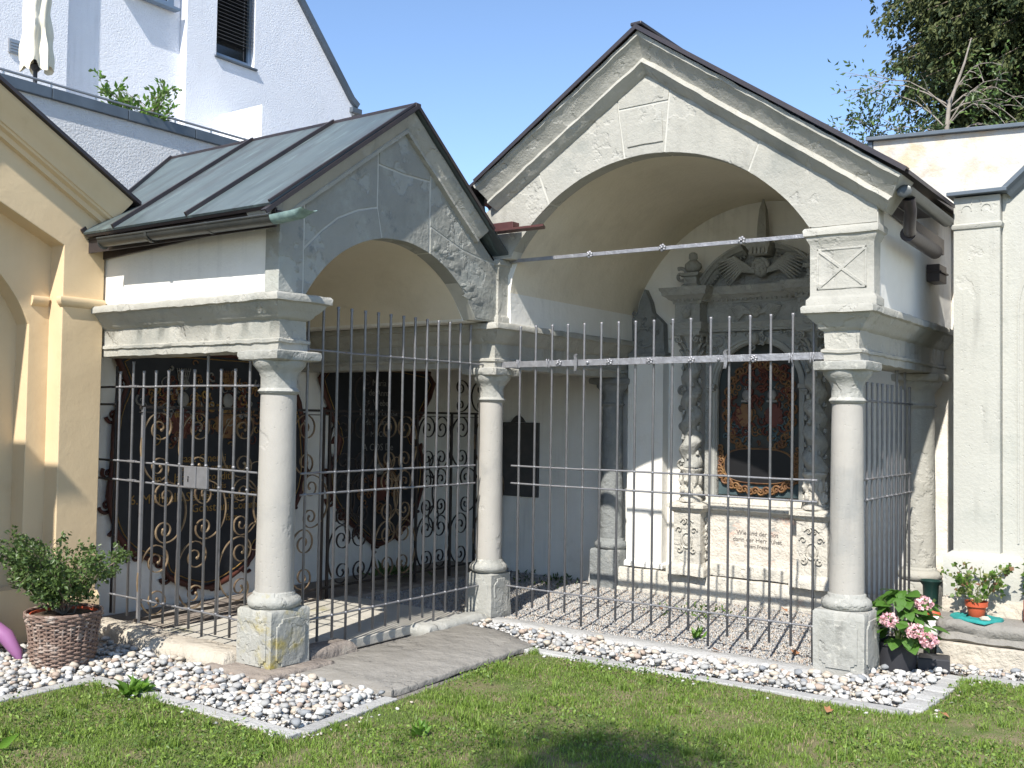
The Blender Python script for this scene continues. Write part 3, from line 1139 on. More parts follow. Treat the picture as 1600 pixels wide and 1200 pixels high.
def slope_slab(g, x0r, x1r, x0e, x1e, th=.018, ry=RY, rz=RZ, ey=EY, ez=EZ, lift=0):
    n = Vector((0, -(rz - ez), abs(ry - ey))).normalized()
    if ey > ry:
        n = Vector((0, (rz - ez), abs(ry - ey))).normalized()
    pts = [Vector((x0r, ry, rz)), Vector((x1r, ry, rz)), Vector((x1e, ey, ez)), Vector((x0e, ey, ez))]
    g.hexa([p + n * lift for p in pts] + [p + n * (lift + th) for p in pts])
    return g


roofL = slope_slab(Geo(), .265, -2.75, .265, -1.86, .02, lift=-.024).build('roof', M['brownmetal'], chapL)
sx = [(.27, .27), (-.62, -.60), (-1.62, -1.48), (-2.78, -1.88)]
for i in range(3):
    g = Geo()
    (a, a2), (b, b2) = sx[i], sx[i + 1]
    slope_slab(g, a - .004, b + .004, a2 - .004, b2 + .004)
    g.build('roof_panel', M['patina'], roofL)
for i in range(4):
    a, a2 = sx[i]
    g = Geo()
    n = Vector((0, -(RZ - EZ), abs(RY - EY))).normalized()
    p0 = Vector((a, RY, RZ)) + n * .03
    p1 = Vector((a2, EY, EZ)) + n * .03
    g.ribbon([p0, p0.lerp(p1, .5), p1], .018 if i == 0 else .036, .022 if 0 < i < 3 else .02, n)
    g.build('seam', M['brownmetal'], roofL, bevel=.003)
g = Geo()
slope_slab(g, .265, -2.75, .265, -2.75, .02, ey=-.13, ez=3.0)
g.build('roof_panel', M['patina'], roofL)
g = Geo()
g.box(-2.8, .285, RY - .03, RY + .03, RZ - .01, RZ + .028)
g.build('ridge_cap', M['brownmetal'], roofL, bevel=.006)
g = Geo()
g.sweep([(-2.86, 2.93), (-1.37, 4.005), (-.36, 3.205)], [(0, .24), (0, .288), (.028, .288), (.028, .28), (.01, .278), (.01, .24)], step=.5, fn=FX(0))
g.build('verge_trim', M['brownmetal'], roofL)
# fascia board below the eaves
g = Geo()
g.prism([(-1.95, 2.80), (.20, 2.92), (.20, 2.965), (-1.95, 2.965)], FY(-2.60), .0, .02)
g.box(-2.0, .26, -2.755, -2.62, 2.935, 2.95)
g.prism([(-2.0, 2.835), (.26, 2.835), (.26, 2.965), (-2.0, 2.955)], FY(-2.735), .0, .012)
g.build('fascia_board', M['brownmetal'], roofL)


def trough(g, p, q, r, n=10, th=.004, flare=0):
    p, q = Vector(p), Vector(q)
    d = (q - p).normalized()
    up = Vector((0, 0, 1))
    s = d.cross(up).normalized()
    steps = 12
    V, F = [], []
    for i in range(steps + 1):
        t = i / steps
        c = p.lerp(q, t)
        rr = r
        k = 0
        if flare and t > .75:
            k = (t - .75) / .25
        for layer in (0, 1):
            r2 = rr - th * layer
            for j in range(n + 1):
                a = PI + PI * j / n
                x = math.cos(a) * r2 * (1 + .3 * k)
                z = math.sin(a) * r2 * (1 - .75 * k)
                V.append(c + s * x + up * z)
    m = 2 * (n + 1)
    for i in range(steps):
        for j in range(n):
            F.append((i * m + j, i * m + j + 1, (i + 1) * m + j + 1, (i + 1) * m + j))
            F.append((i * m + n + 1 + j, (i + 1) * m + n + 1 + j, (i + 1) * m + n + 2 + j, i * m + n + 2 + j))
        F.append((i * m, (i + 1) * m, (i + 1) * m + n + 1, i * m + n + 1))
        F.append((i * m + n, i * m + 2 * n + 1, (i + 1) * m + 2 * n + 1, (i + 1) * m + n))
    g.add(V, F)
    return g


g = trough(Geo(), (-1.60, -2.81, 2.905), (.34, -2.82, 2.885), .056)
g.tube([(-1.60, -2.866, 2.907), (.34, -2.876, 2.887)], .008, 8)
g.blob((-1.60, -2.81, 2.88), (.006, .055, .05), 10, 6)
gut = g.build('gutter', M['gutter'], roofL, smooth=40)
trough(Geo(), (.34, -2.82, 2.885), (.66, -2.82, 2.90), .054, flare=1).build('spout', M['gpatina'], gut, smooth=40)
for x in (-.99, -.31):
    pts = [(x, -2.81 + .062 * math.cos(a), 2.895 + .062 * math.sin(a)) for a in [PI * (1 - .05) + i * PI * 1.05 / 12 for i in range(13)]]
    Geo().ribbon(pts, .028, .005, (1, 0, 0)).build('gutter_bracket', M['gutter'], gut)

# ---- right roof
g = Geo()
AX, AZ = 1.6, 4.675
g.prism([(-.16, 3.545), (AX, AZ - .03), (3.64, 3.26), (3.64, 3.29), (AX, AZ), (-.16, 3.575)], FY(-.28), -1.32, 0)
g.prism([(-.16, 3.545), (AX, AZ - .03), (3.50, 3.356), (3.50, 3.386), (AX, AZ), (-.16, 3.575)], FY(1.041), -1.42, 0)
roofR = g.build('roof', M['brownmetal'], chapR)
g = Geo()
g.sweep([(.02, 3.655), (AX, AZ + .01), (3.645, 3.295)], [(0, .28), (0, .345), (.032, .345), (.032, .336), (.012, .333), (.012, .28)], step=.5, fn=FY(0))
g.build('verge_trim', M['brownmetal'], roofR)
g = Geo()
g.box(AX - .05, AX + .05, -.34, 2.5, AZ + .0, AZ + .03)
g.build('ridge_cap', M['brownmetal'], roofR, bevel=.01)
# red tiles of the left slope
for r_ in range(5):
    for c_i in range(12):
        x = -.30 + r_ * .20
        z = 3.51 + r_ * .20 * .64
        y = -.02 + c_i * .17
        g = Geo()
        pts = []
        for k in range(7):
            a = PI * k / 6
            pts.append((y + .085 - .082 * math.cos(a), .03 + .035 * math.sin(a)))
        V = []
        for (yy, h) in pts:
            V.append((x, yy, z + h))
            V.append((x + .24, yy, z + h + .24 * .64 - .02))
        g.add(V, [(2 * k, 2 * k + 1, 2 * k + 3, 2 * k + 2) for k in range(6)])
        t = g.build('tile', M['tile'], roofR, smooth=60)
        so_ = t.modifiers.new('thick', 'SOLIDIFY')
        so_.thickness = .014
g = Geo()
pts = [(-.12, -.02, 3.62), (-.10, -.10, 3.54), (-.04, -.16, 3.42), (.0, -.20, 3.32)]
g.ribbon(pts, .10, .006, (.6, .8, 0))
g.build('valley_flashing', M['gutter'], roofR)
g = Geo()
g.box(.16, .42, -.30, -.20, 3.20, 3.262)
g.build('valley_outlet', M['redmetal'], roofR, bevel=.004)
g = Geo()
g.hexa([(.10, -.34, 3.182), (.76, -.34, 3.182), (.70, -.22, 3.182), (.10, -.22, 3.182), (.10, -.34, 3.20), (.76, -.34, 3.20), (.70, -.22, 3.20), (.10, -.22, 3.20)])
g.build('valley_spout', M['redmetal'], roofR)
# right gutter with its gooseneck
g = trough(Geo(), (3.595, -.22, 3.185), (3.595, .98, 3.165), .052)
g.blob((3.595, -.22, 3.16), (.05, .006, .045), 10, 6)
gutR = g.build('gutter', M['gutter'], roofR, smooth=40)
g = Geo()
g.tube([(3.595, -.10, 3.13), (3.595, -.06, 3.06), (3.57, .02, 3.00), (3.53, .16, 2.965), (3.515, .26, 2.955)], .042, 14)
g.build('gooseneck_pipe', M['brownmetal'], gutR, smooth=60)
g = Geo()
g.tube([(3.505, .22, 2.95), (3.505, 1.0, 2.93)], .055, 18)
g.build('lower_pipe', M['brownmetal'], gutR, smooth=60)
g = Geo()
g.prism([(-.12, 3.21), (1.9, 3.17), (1.9, 3.04), (-.12, 3.15)], FX(3.345), 0, .02)
g.box(3.37, 3.58, -.12, 1.0, 3.20, 3.225)
g.build('soffit_board', M['brownmetal'], gutR)
g = Geo()
g.box(3.34, 3.44, 1.42, 1.66, 2.76, 2.90)
g.box(3.34, 3.455, 1.41, 1.67, 2.83, 2.845)
g.build('rainwater_box', M['brownmetal'], gutR, bevel=.004)

# sill stones below the side railing, step in front
sillL = Geo()
sill_stone(-1.92, -1.20, -2.72, -2.45, -.02, M['sill'], 0, chapL, 'sill_stone', .05)
sill_stone(-1.195, -.17, -2.74, -2.45, -.035, M['sill'], 2, chapL, 'sill_stone', .06)
sill_stone(-.06, .16, -2.26, -1.80, -.045, M['brownstone'], 3, chapL, 'step_stone', .04)
sill_stone(-.08, .15, -.98, -.20, -.075, M['stone_worn'], 4, chapL, 'step_stone', .04)

# ================================================================== IRONWORK
ZT, Z1, Z2, ZB = 2.065, 1.1835, 1.031, .139


def bar_mesh(z0, z1, r=.0100):
    g = Geo()
    g.tube([(0, 0, z0), (0, 0, z1 - .03), (0, 0, z1 - .012), (0, 0, z1)], [r, r, r * 1.3, r * 1.25], 8)
    return g


def railing(label, cat_name, axis, fixed, poss, spans, rails, group=None):
    """axis 'X': bars stand at x in poss on y=fixed; spans = list of (z0, z1) per bar"""
    base = (poss[0], fixed, G) if axis == 'X' else (fixed, poss[0], G)
    t = thing('iron_railing', label, 'railing', base, group)
    cache = {}
    for p, (z0, z1) in zip(poss, spans):
        p = p + random.uniform(-.004, .004)
        loc = (p, fixed, 0) if axis == 'X' else (fixed, p, 0)
        k = (round(z0, 3), round(z1, 3))
        lean = random.uniform(-.004, .004)
        if k not in cache:
            g = bar_mesh(z0, z1)
            me = bpy.data.meshes.new('bar')
            me.from_pydata([(a, b, c - G) for a, b, c in g.V], [], g.F)
            me.polygons.foreach_set('use_smooth', [True] * len(me.polygons))
            me.materials.append(M['iron'])
            cache[k] = me
        o = bpy.data.objects.new('bar', cache[k])
        COL.objects.link(o)
        o.parent = t
        o.location = Vector(loc) - Vector(base) + Vector((0, 0, G))
        o.rotation_euler = (lean * .6, lean * .6, 0)
    for (z, a, b, sag) in rails:
        g = Geo()
        P0 = (a, fixed, z) if axis == 'X' else (fixed, a, z)
        P1 = (b, fixed, z + sag) if axis == 'X' else (fixed, b, z + sag)
        rp_ = rail_pts(P0, P1, 8)
        g.tube([(q[0], q[1], q[2] + random.uniform(-.0025, .0025)) for q in rp_], .0080, 8)
        for p in poss:
            if a < p < b:
                c = (p, fixed, z) if axis == 'X' else (fixed, p, z)
                g.blob(c, (.0145, .0145, .013), 8, 6)
        g.build('rail', M['iron'], t, smooth=60)
    return t


ys = [-2.194 + .1449 * k for k in range(14)]
railing('grey iron railing closing the front arch of the shaded left chapel', 'railing', 'Y', 0.0, ys,
        [((-.105 if k in (3, 10) else -.03), 2.40) for k in range(14)],
        [(ZT, -2.26, -.12, 0), (Z1, -2.24, -.22, 0), (Z2, -2.24, -.22, 0), (ZB, -2.30, -.13, 0)])
xs = [-1.87, -1.698, -1.555, -1.399, -1.238, -1.082, -.929, -.771, -.618, -.461, -.308]
gate = railing('grey iron gate with a lock plate on the left flank of the left chapel', 'gate', 'X', -A, xs,
               [((-.035 if k in (7,) else -.0), {1: 2.0, 7: 2.03, 10: 2.0}.get(k, 1.925)) for k in range(11)],
               [(1.80, -1.92, -.20, 0), (Z1 + .03, -1.93, -.20, -.03), (Z2 + .03, -1.93, -.20, -.03), (.15, -1.94, -.17, -.015)])
gate.name = 'iron_gate'
gate['category'] = 'gate'
for zz in (1.80, 1.21, 1.06):
    Geo().box(-1.73, -1.64, -A - .016, -A + .016, zz - .006, zz + .012).build('hinge_plate', M['iron'], gate, bevel=.003)
g = Geo()
g.box(-.985, -.845, -A - .035, -A - .012, 1.045, 1.205)
lk = g.build('lock_box', M['iron'], gate, bevel=.004)
g = Geo()
g.box(-.835, -.715, -A - .035, -A - .012, 1.045, 1.205)
g.build('strike_plate', M['iron'], gate, bevel=.004)
g = Geo()
g.blob((-.93, -A - .036, 1.125), (.007, .004, .007), 8, 6)
g.box(-.934, -.926, -A - .039, -A - .033, 1.09, 1.115)
g.build('keyhole', M['plate'], lk)
g = Geo()
g.tube([(-2.0, -2.40, -.02), (-2.0, -2.40, 1.97)], .011, 8)
for z in (1.80, 1.66, 1.21, 1.06):
    g.tube([(-2.34, -2.40, z), (-1.93, -A, z)], .009, 8)
g.build('fixed_bar', M['blackiron'], gate, smooth=60)

xr = [.312 + .1623 * k for k in range(17)]
railing('long grey iron railing closing the front of the right chapel', 'railing', 'X', 0.0, xr,
        [((-.115 if k in (0, 4, 11, 16) else -.02), 2.40) for k in range(17)],
        [(Z1, .23, 2.94, 0), (Z2, .23, 2.94, 0), (ZB, .20, 2.94, 0)])
yr = [.471 + .129 * k for k in range(10)]
railing('short grey iron railing on the right flank behind the hydrangea', 'railing', 'Y', B, yr,
        [((-.10 if k in (0, 9) else .0), (2.03 if k in (6, 8) else 1.91)) for k in range(10)],
        [(1.767, .25, 1.72, 0), (Z1, .25, 1.72, 0), (Z2, .25, 1.72, 0), (.16, .25, 1.72, 0)])


def rosette(x, y, z, r, parent):
    g = Geo()
    for k in range(6):
        a = k * PI / 3 + .3
        g.blob((x + math.cos(a) * r * .62, y, z + math.sin(a) * r * .62), (r * .42, r * .35, r * .42), 8, 6)
    g.blob((x, y - r * .35, z), r * .36, 8, 6)
    g.build('rosette', M['forged'], parent, smooth=70)


def hammered(g, x0, x1, z0, z1, h, y0, y1):
    n = int((x1 - x0) / .05)
    V, F = [], []
    for i in range(n + 1):
        t = i / n
        x = x0 + (x1 - x0) * t
        zc = z0 + (z1 - z0) * t
        d = noise.noise(Vector((x * 14, z0, 0))) * .002
        V += [(x, y0 + d, zc - h / 2), (x, y1, zc - h / 2), (x, y1, zc + h / 2 + d), (x, y0 + d, zc + h / 2 + d)]
    for i in range(n):
        for k in range(4):
            F.append((i * 4 + k, i * 4 + (k + 1) % 4, i * 4 + 4 + (k + 1) % 4, i * 4 + 4 + k))
    F += [(3, 2, 1, 0), (n * 4, n * 4 + 1, n * 4 + 2, n * 4 + 3)]
    g.add(V, F)


bm_ = thing('forged_tie_bar', 'broad forged tie bar with rosettes across the tops of the right railing', 'tie bar', (1.6, -.03, 2.07))
g = Geo()
hammered(g, .13, B - .12, 2.064, 2.080, .052, -.036, -.016)
g.build('flat_bar', M['forged'], bm_, bevel=.002)
for x in (.735, 1.227, 1.596, 1.957, 2.468):
    rosette(x, -.042, 2.07, .030, bm_)
for x in (.913, 2.249):
    g = Geo()
    g.ribbon([(x - .012, -.045, 2.00), (x, -.055, 2.03), (x, -.050, 2.09), (x - .006, -.058, 2.125), (x + .012, -.064, 2.14)], .026, .006, (1, 0, 0))
    g.build('upright_clip', M['forged'], bm_, smooth=50)
for x in (1.02, 2.186):
    Geo().blob((x, -.040, 2.07), .015, 8, 6).build('rivet', M['forged'], bm_, smooth=60)
for x in (.312, .62, 2.75, 2.909):
    g = Geo()
    for d in (-.012, .012):
        g.tube([(x + d, -.036, 2.035), (x + d * .4, -.044, 2.07), (x + d, -.036, 2.105)], .006, 6)
    g.build('wire_tie', M['forged'], bm_, smooth=60)
st_ = thing('forged_tie_bar', 'slender upper tie bar with three rosettes spanning the right arch opening', 'tie bar', (1.6, -.03, 2.96))
g = Geo()
hammered(g, .18, 2.96, 2.973, 2.955, .030, -.036, -.018)
g.build('flat_bar', M['forged'], st_, bevel=.002)
for x in (1.024, 1.698, 2.365):
    rosette(x, -.040, 2.966, .032, st_)


# ---- scroll grille in front of the epitaphs
GX = -1.5
grl = thing('scroll_grille', 'dark wrought iron grille full of gilt scrolls in front of the painted epitaphs', 'grille', (GX, -.2, G))
g = Geo()
for z, a, b in ((1.64, -2.52, 2.22), (.0, -2.52, 2.22), (1.60, -2.52, 2.22)):
    g.box(GX - .011, GX + .011, a, b, z - .011 if z != 1.60 else z - .004, z + .011 if z != 1.60 else z + .004)
g.build('rail', M['blackiron'], grl, bevel=.002)
stl = [-2.49, -2.14, -1.75, -.96, -.58, -.50, .12, .74, 1.30, 1.72, 2.18]
for i, y in enumerate(stl):
    Geo().box(GX - .012, GX + .012, y - .012, y + .012, -.10, 1.64).build('stile', M['iron'] if y < -1.2 else M['blackiron'], grl, bevel=.002)  # left stiles in paler iron: sunlight put into the colour


def cscroll(cy, cz, a, h, mirror, parent, m, rs=None, turns=1.35):
    rs = rs or h * .23
    s = -1 if mirror else 1
    pts = []
    for i in range(26):                                   # upper curl, outside in reversed
        t = 1 - i / 25
        r = rs * (1 - .8 * t)
        an = PI / 2 - turns * 2 * PI * t
        pts.append((cy + s * r * math.cos(an), cz + h / 2 - rs + r * math.sin(an)))
    for i in range(1, 24):
        an = PI / 2 + PI * i / 24
        pts.append((cy + s * a * math.cos(an), cz + h / 2 * math.sin(an)))
    for i in range(26):
        t = i / 25
        r = rs * .85 * (1 - .8 * t)
        an = -PI / 2 + turns * 2 * PI * t
        pts.append((cy + s * r * math.cos(an), cz - h / 2 + rs * .85 + r * math.sin(an)))
    g = Geo()
    g.ribbon([(GX, u, v) for u, v in pts], .018, .008, (1, 0, 0))
    g.blob((GX, pts[0][0], pts[0][1]), (.012, .014, .014), 8, 6)
    g.blob((GX, pts[-1][0], pts[-1][1]), (.012, .014, .014), 8, 6)
    g.build('scroll', m, parent, smooth=40)


for i in range(len(stl) - 1):
    y0, y1 = stl[i], stl[i + 1]
    wd = y1 - y0
    if wd < .2:
        continue
    m = M['goldiron'] if (y1 < -.4 or i % 3 == 0) else M['blackiron']  # left panels all gilt, partly to put sunlight into their colour
    if wd < .5:
        zs_ = [(1.33, .54), (.81, .48), (.29, .54)]
        for k, (zc, h) in enumerate(zs_):
            cscroll(y0 + wd * (.62 if k % 2 else .42), zc, wd * (.56 if k % 2 else .46), h, k % 2 == 1, grl, m)
    else:
        for s in (0, 1):
            cy = y0 + wd * (.30 if s == 0 else .70)
            for k, (zc, h) in enumerate([(1.33, .54), (.81, .48), (.29, .54)]):
                cscroll(cy, zc, wd * (.29 if k != 1 else .24), h, (s == 1) ^ (k == 1), grl, m, h * .23)
        for zc in (1.07, .55):
            pts = [(GX, y0 + wd / 2 + wd * .14 * math.cos(q * PI / 12), zc + .12 * math.sin(q * PI / 12)) for q in range(25)]
            Geo().ribbon(pts, .014, .006, (1, 0, 0)).build('ring', m, grl, smooth=40)
for i, (cy, s) in enumerate(((-.02, 1), (1.45, -1), (1.80, 1))):    # crest scrolls above the rail
    cscroll(cy, 1.83, .16, .34, s < 0, grl, M['blackiron'], .08)


# ================================================================== EPITAPHS
def carved_spiral(g, fn3, cu, cv, r, a0, s, th, turns=1.2):
    n = 26
    pts, rr = [], []
    for i in range(n + 1):
        t = i / n
        q = r * (1 - .82 * t)
        a = a0 + s * turns * 2 * PI * t
        pts.append(fn3(cu + q * math.cos(a), cv + q * math.sin(a), th * .6))
        rr.append(th * (1 - .45 * t))
    g.tube(pts, rr, 6)
    g.blob(pts[-1], th * .9, 6, 5)


E1 = [(-2.06, 2.12), (-2.09, 1.84), (-2.19, 1.56), (-2.225, 1.08), (-2.23, .81), (-2.13, .534), (-1.94, .364), (-1.71, .285), (-1.63, .15), (-1.37, .036),
      (-1.12, .01), (-.75, .17), (-.64, .345), (-.40, .42), (-.20, .625), (-.04, 1.0), (-.10, 1.59), (-.24, 1.9), (-.29, 2.12)]
E2 = [(.257, 2.1), (.298, 1.657), (.447, 1.322), (.29, .99), (.37, .72), (.517, .544), (.763, .356), (1.067, .19), (1.43, .30), (1.70, .574),
      (1.80, .94), (1.73, 1.236), (1.56, 1.385), (1.78, 1.68), (1.855, 2.1)]


def smooth_loop(P, k=3):
    out = []
    n = len(P)
    for i in range(n):
        p0, p1, p2, p3 = [Vector(P[(i + j - 1) % n]) for j in range(4)]
        for t in range(k):
            t /= k
            q = .5 * ((2 * p1) + (p2 - p0) * t + (2 * p0 - 5 * p1 + 4 * p2 - p3) * t * t + (3 * p1 - p0 - 3 * p2 + p3) * t ** 3)
            out.append((q.x, q.y))
    return out


def epitaph(label, outline, lines, seed, bright):
    t = thing('painted_epitaph', label, 'memorial board', (-2.33, sum(p[0] for p in outline) / len(outline), .2))
    fn = FX(-2.355)
    rnd = random.Random(seed)
    lp = smooth_loop(outline)
    Geo().prism(lp, fn, 0, .035).build('board', M['blackboard'], t, bevel=.004)
    g = Geo()
    cu = sum(p[0] for p in lp) / len(lp)
    cv = sum(p[1] for p in lp) / len(lp)
    n = len(lp)
    pts = [fn(a, b, .04) for a, b in lp] + [fn(lp[0][0], lp[0][1], .04)]
    g.tube(pts, [.024 + .008 * math.sin(i * 1.3) for i in range(len(pts))], 8)
    for i in range(0, n, 3):
        a, b = lp[i]
        dirn = math.atan2(b - cv, a - cu)
        rr = rnd.uniform(.05, .085)
        carved_spiral(g, fn, a + math.cos(dirn) * rr * .2, b + math.sin(dirn) * rr * .2, rr, dirn + rnd.uniform(-1, 1), rnd.choice((-1, 1)), .017)
    g.build('carved_frame', M['redframe'], t, smooth=60)
    g = Geo()
    ip = inset(lp, .05)
    g.tube([fn(a, b, .037) for a, b in ip] + [fn(*ip[0], .037)], .006, 6)
    for i in range(1, n, 3):
        a, b = ip[i]
        carved_spiral(g, fn, a, b, .03, rnd.uniform(0, 6), rnd.choice((-1, 1)), .006)
    g.build('gilt_edge', M['gilt'], t, smooth=60)
    return t, fn, cu, cv


ep1, fn1, cu, cv = epitaph('large black painted epitaph with gilt lettering seen through the left gate', E1, 0, 3, 1)
gold = M['gilt']
for s_, y, z, sz in (('Isaac Cinerei', -1.30, 1.155, .105), ('ctis Italiae exuviae', -1.25, 1.08, .08), ('in S. Jacobi reconditis', -1.36, .985, .105),
                     ('huris uxris', -1.20, .905, .085), ('6. Michaelis Seuter a Loetzen', -1.36, .805, .118), ('Gonst ani Comm', -1.03, .70, .11), ('fsim', -.95, .60, .09)):
    text(s_, sz, (-2.315, y, z), (0, 1, 0), (0, 0, 1), gold, ep1, sp=.98)
rnd = random.Random(5)
for side in (0, 1):                    # two painted achievements of arms, helmets with mantling
    for nm, m, k in (('mantling', 'ochre', 26), ('mantling', 'redpaint', 24), ('mantling', 'bone', 16), ('mantling', 'gilt', 22)):
        g = Geo()
        for q in range(k):
            cy = -1.56 + side * .62 + rnd.gauss(0, .17)
            cz = 1.68 + rnd.gauss(0, .15)
            carved_spiral(g, FX(-2.318), cy, cz, rnd.uniform(.025, .07), rnd.uniform(0, 6.28), rnd.choice((-1, 1)), rnd.uniform(.006, .014), rnd.uniform(.5, 1.1))
        g.build(nm, M[m], ep1, smooth=60)
    g = Geo()
    cy = -1.54 + side * .50
    g.prism(notched(.24, .26, .06, cy, 1.50), FX(-2.32), 0, .012)
    g.build('painted_shield', M['redpaint' if side == 0 else 'ochre'], ep1, bevel=.004)
    g = Geo()
    g.blob((-2.30, cy, 1.72), (.03, .06, .07), 10, 8)
    g.box(-2.315, -2.285, cy - .07, cy + .07, 1.64, 1.66)
    g.build('painted_helmet', M['bone'], ep1, smooth=50)
    g = Geo()
    for q in range(7):
        g.tube([(-2.305, cy - .03 + .01 * q, 1.82), (-2.30, cy - .07 + .024 * q, 2.0)], .004, 5)
    for q in range(4):
        g.tube([(-2.30, cy - .035 - .012 * q, 1.84 + .045 * q), (-2.30, cy + .035 + .012 * q, 1.84 + .045 * q)], .004, 5)
    g.build('painted_crest', M['bone' if side == 0 else 'ochre'], ep1, smooth=60)
ep2, fn2, cu, cv = epitaph('second painted epitaph with pale lettering in the dark inner bay', E2, 0, 9, 0)
for s_, y, z, sz in (('Maria', 1.03, 1.93, .10), ('de Anna', 1.03, 1.82, .10), ('A Weber', 1.03, 1.71, .10), ('L Maria Lovisa', 1.03, 1.60, .105),
                     ('de Wilinos', 1.03, 1.50, .095), ('MDCCL', 1.05, 1.37, .085), ('A COS De', 1.03, 1.22, .11)):
    text(s_, sz, (-2.315, y, z), (0, 1, 0), (0, 0, 1), M['bone'], ep2)
g = Geo()
for q in range(26):
    a = rnd.uniform(0, 6.28)
    carved_spiral(g, FX(-2.315), 1.05 + .4 * math.cos(a) * rnd.uniform(.4, 1), .82 + .25 * math.sin(a) * rnd.uniform(.4, 1), rnd.uniform(.03, .08), rnd.uniform(0, 6.28), rnd.choice((-1, 1)), .011, 1)
g.build('carved_foliage', M['ochre'], ep2, smooth=60)
g = Geo()
g.prism(notched(.22, .26, .05, 1.05, .80), FX(-2.31), 0, .02)
g.build('painted_shield', M['redpaint'], ep2, bevel=.005)
g = Geo()
g.blob((-2.30, 1.05, 1.02), (.03, .06, .07), 10, 8)
g.build('painted_helmet', M['bone'], ep2, smooth=60)

# ---- plaque on the far wall
pq = thing('stone_plaque', 'plain dark rectangular plaque on the shaded back wall beside the middle column', 'plaque', (-1.3, D, .7))
g = Geo()
g.box(-1.60, -1.03, D - .035, D - .002, .71, 1.55)
g.build('slab', M['plaque'], pq, bevel=.005)
g = Geo()
g.prism([(-1.42, 1.552), (-1.22, 1.552), (-1.26, 1.60), (-1.30, 1.63), (-1.34, 1.63), (-1.38, 1.60)], FY(D - .003), 0, .03)
g.build('crest', M['plaque'], pq, bevel=.004)

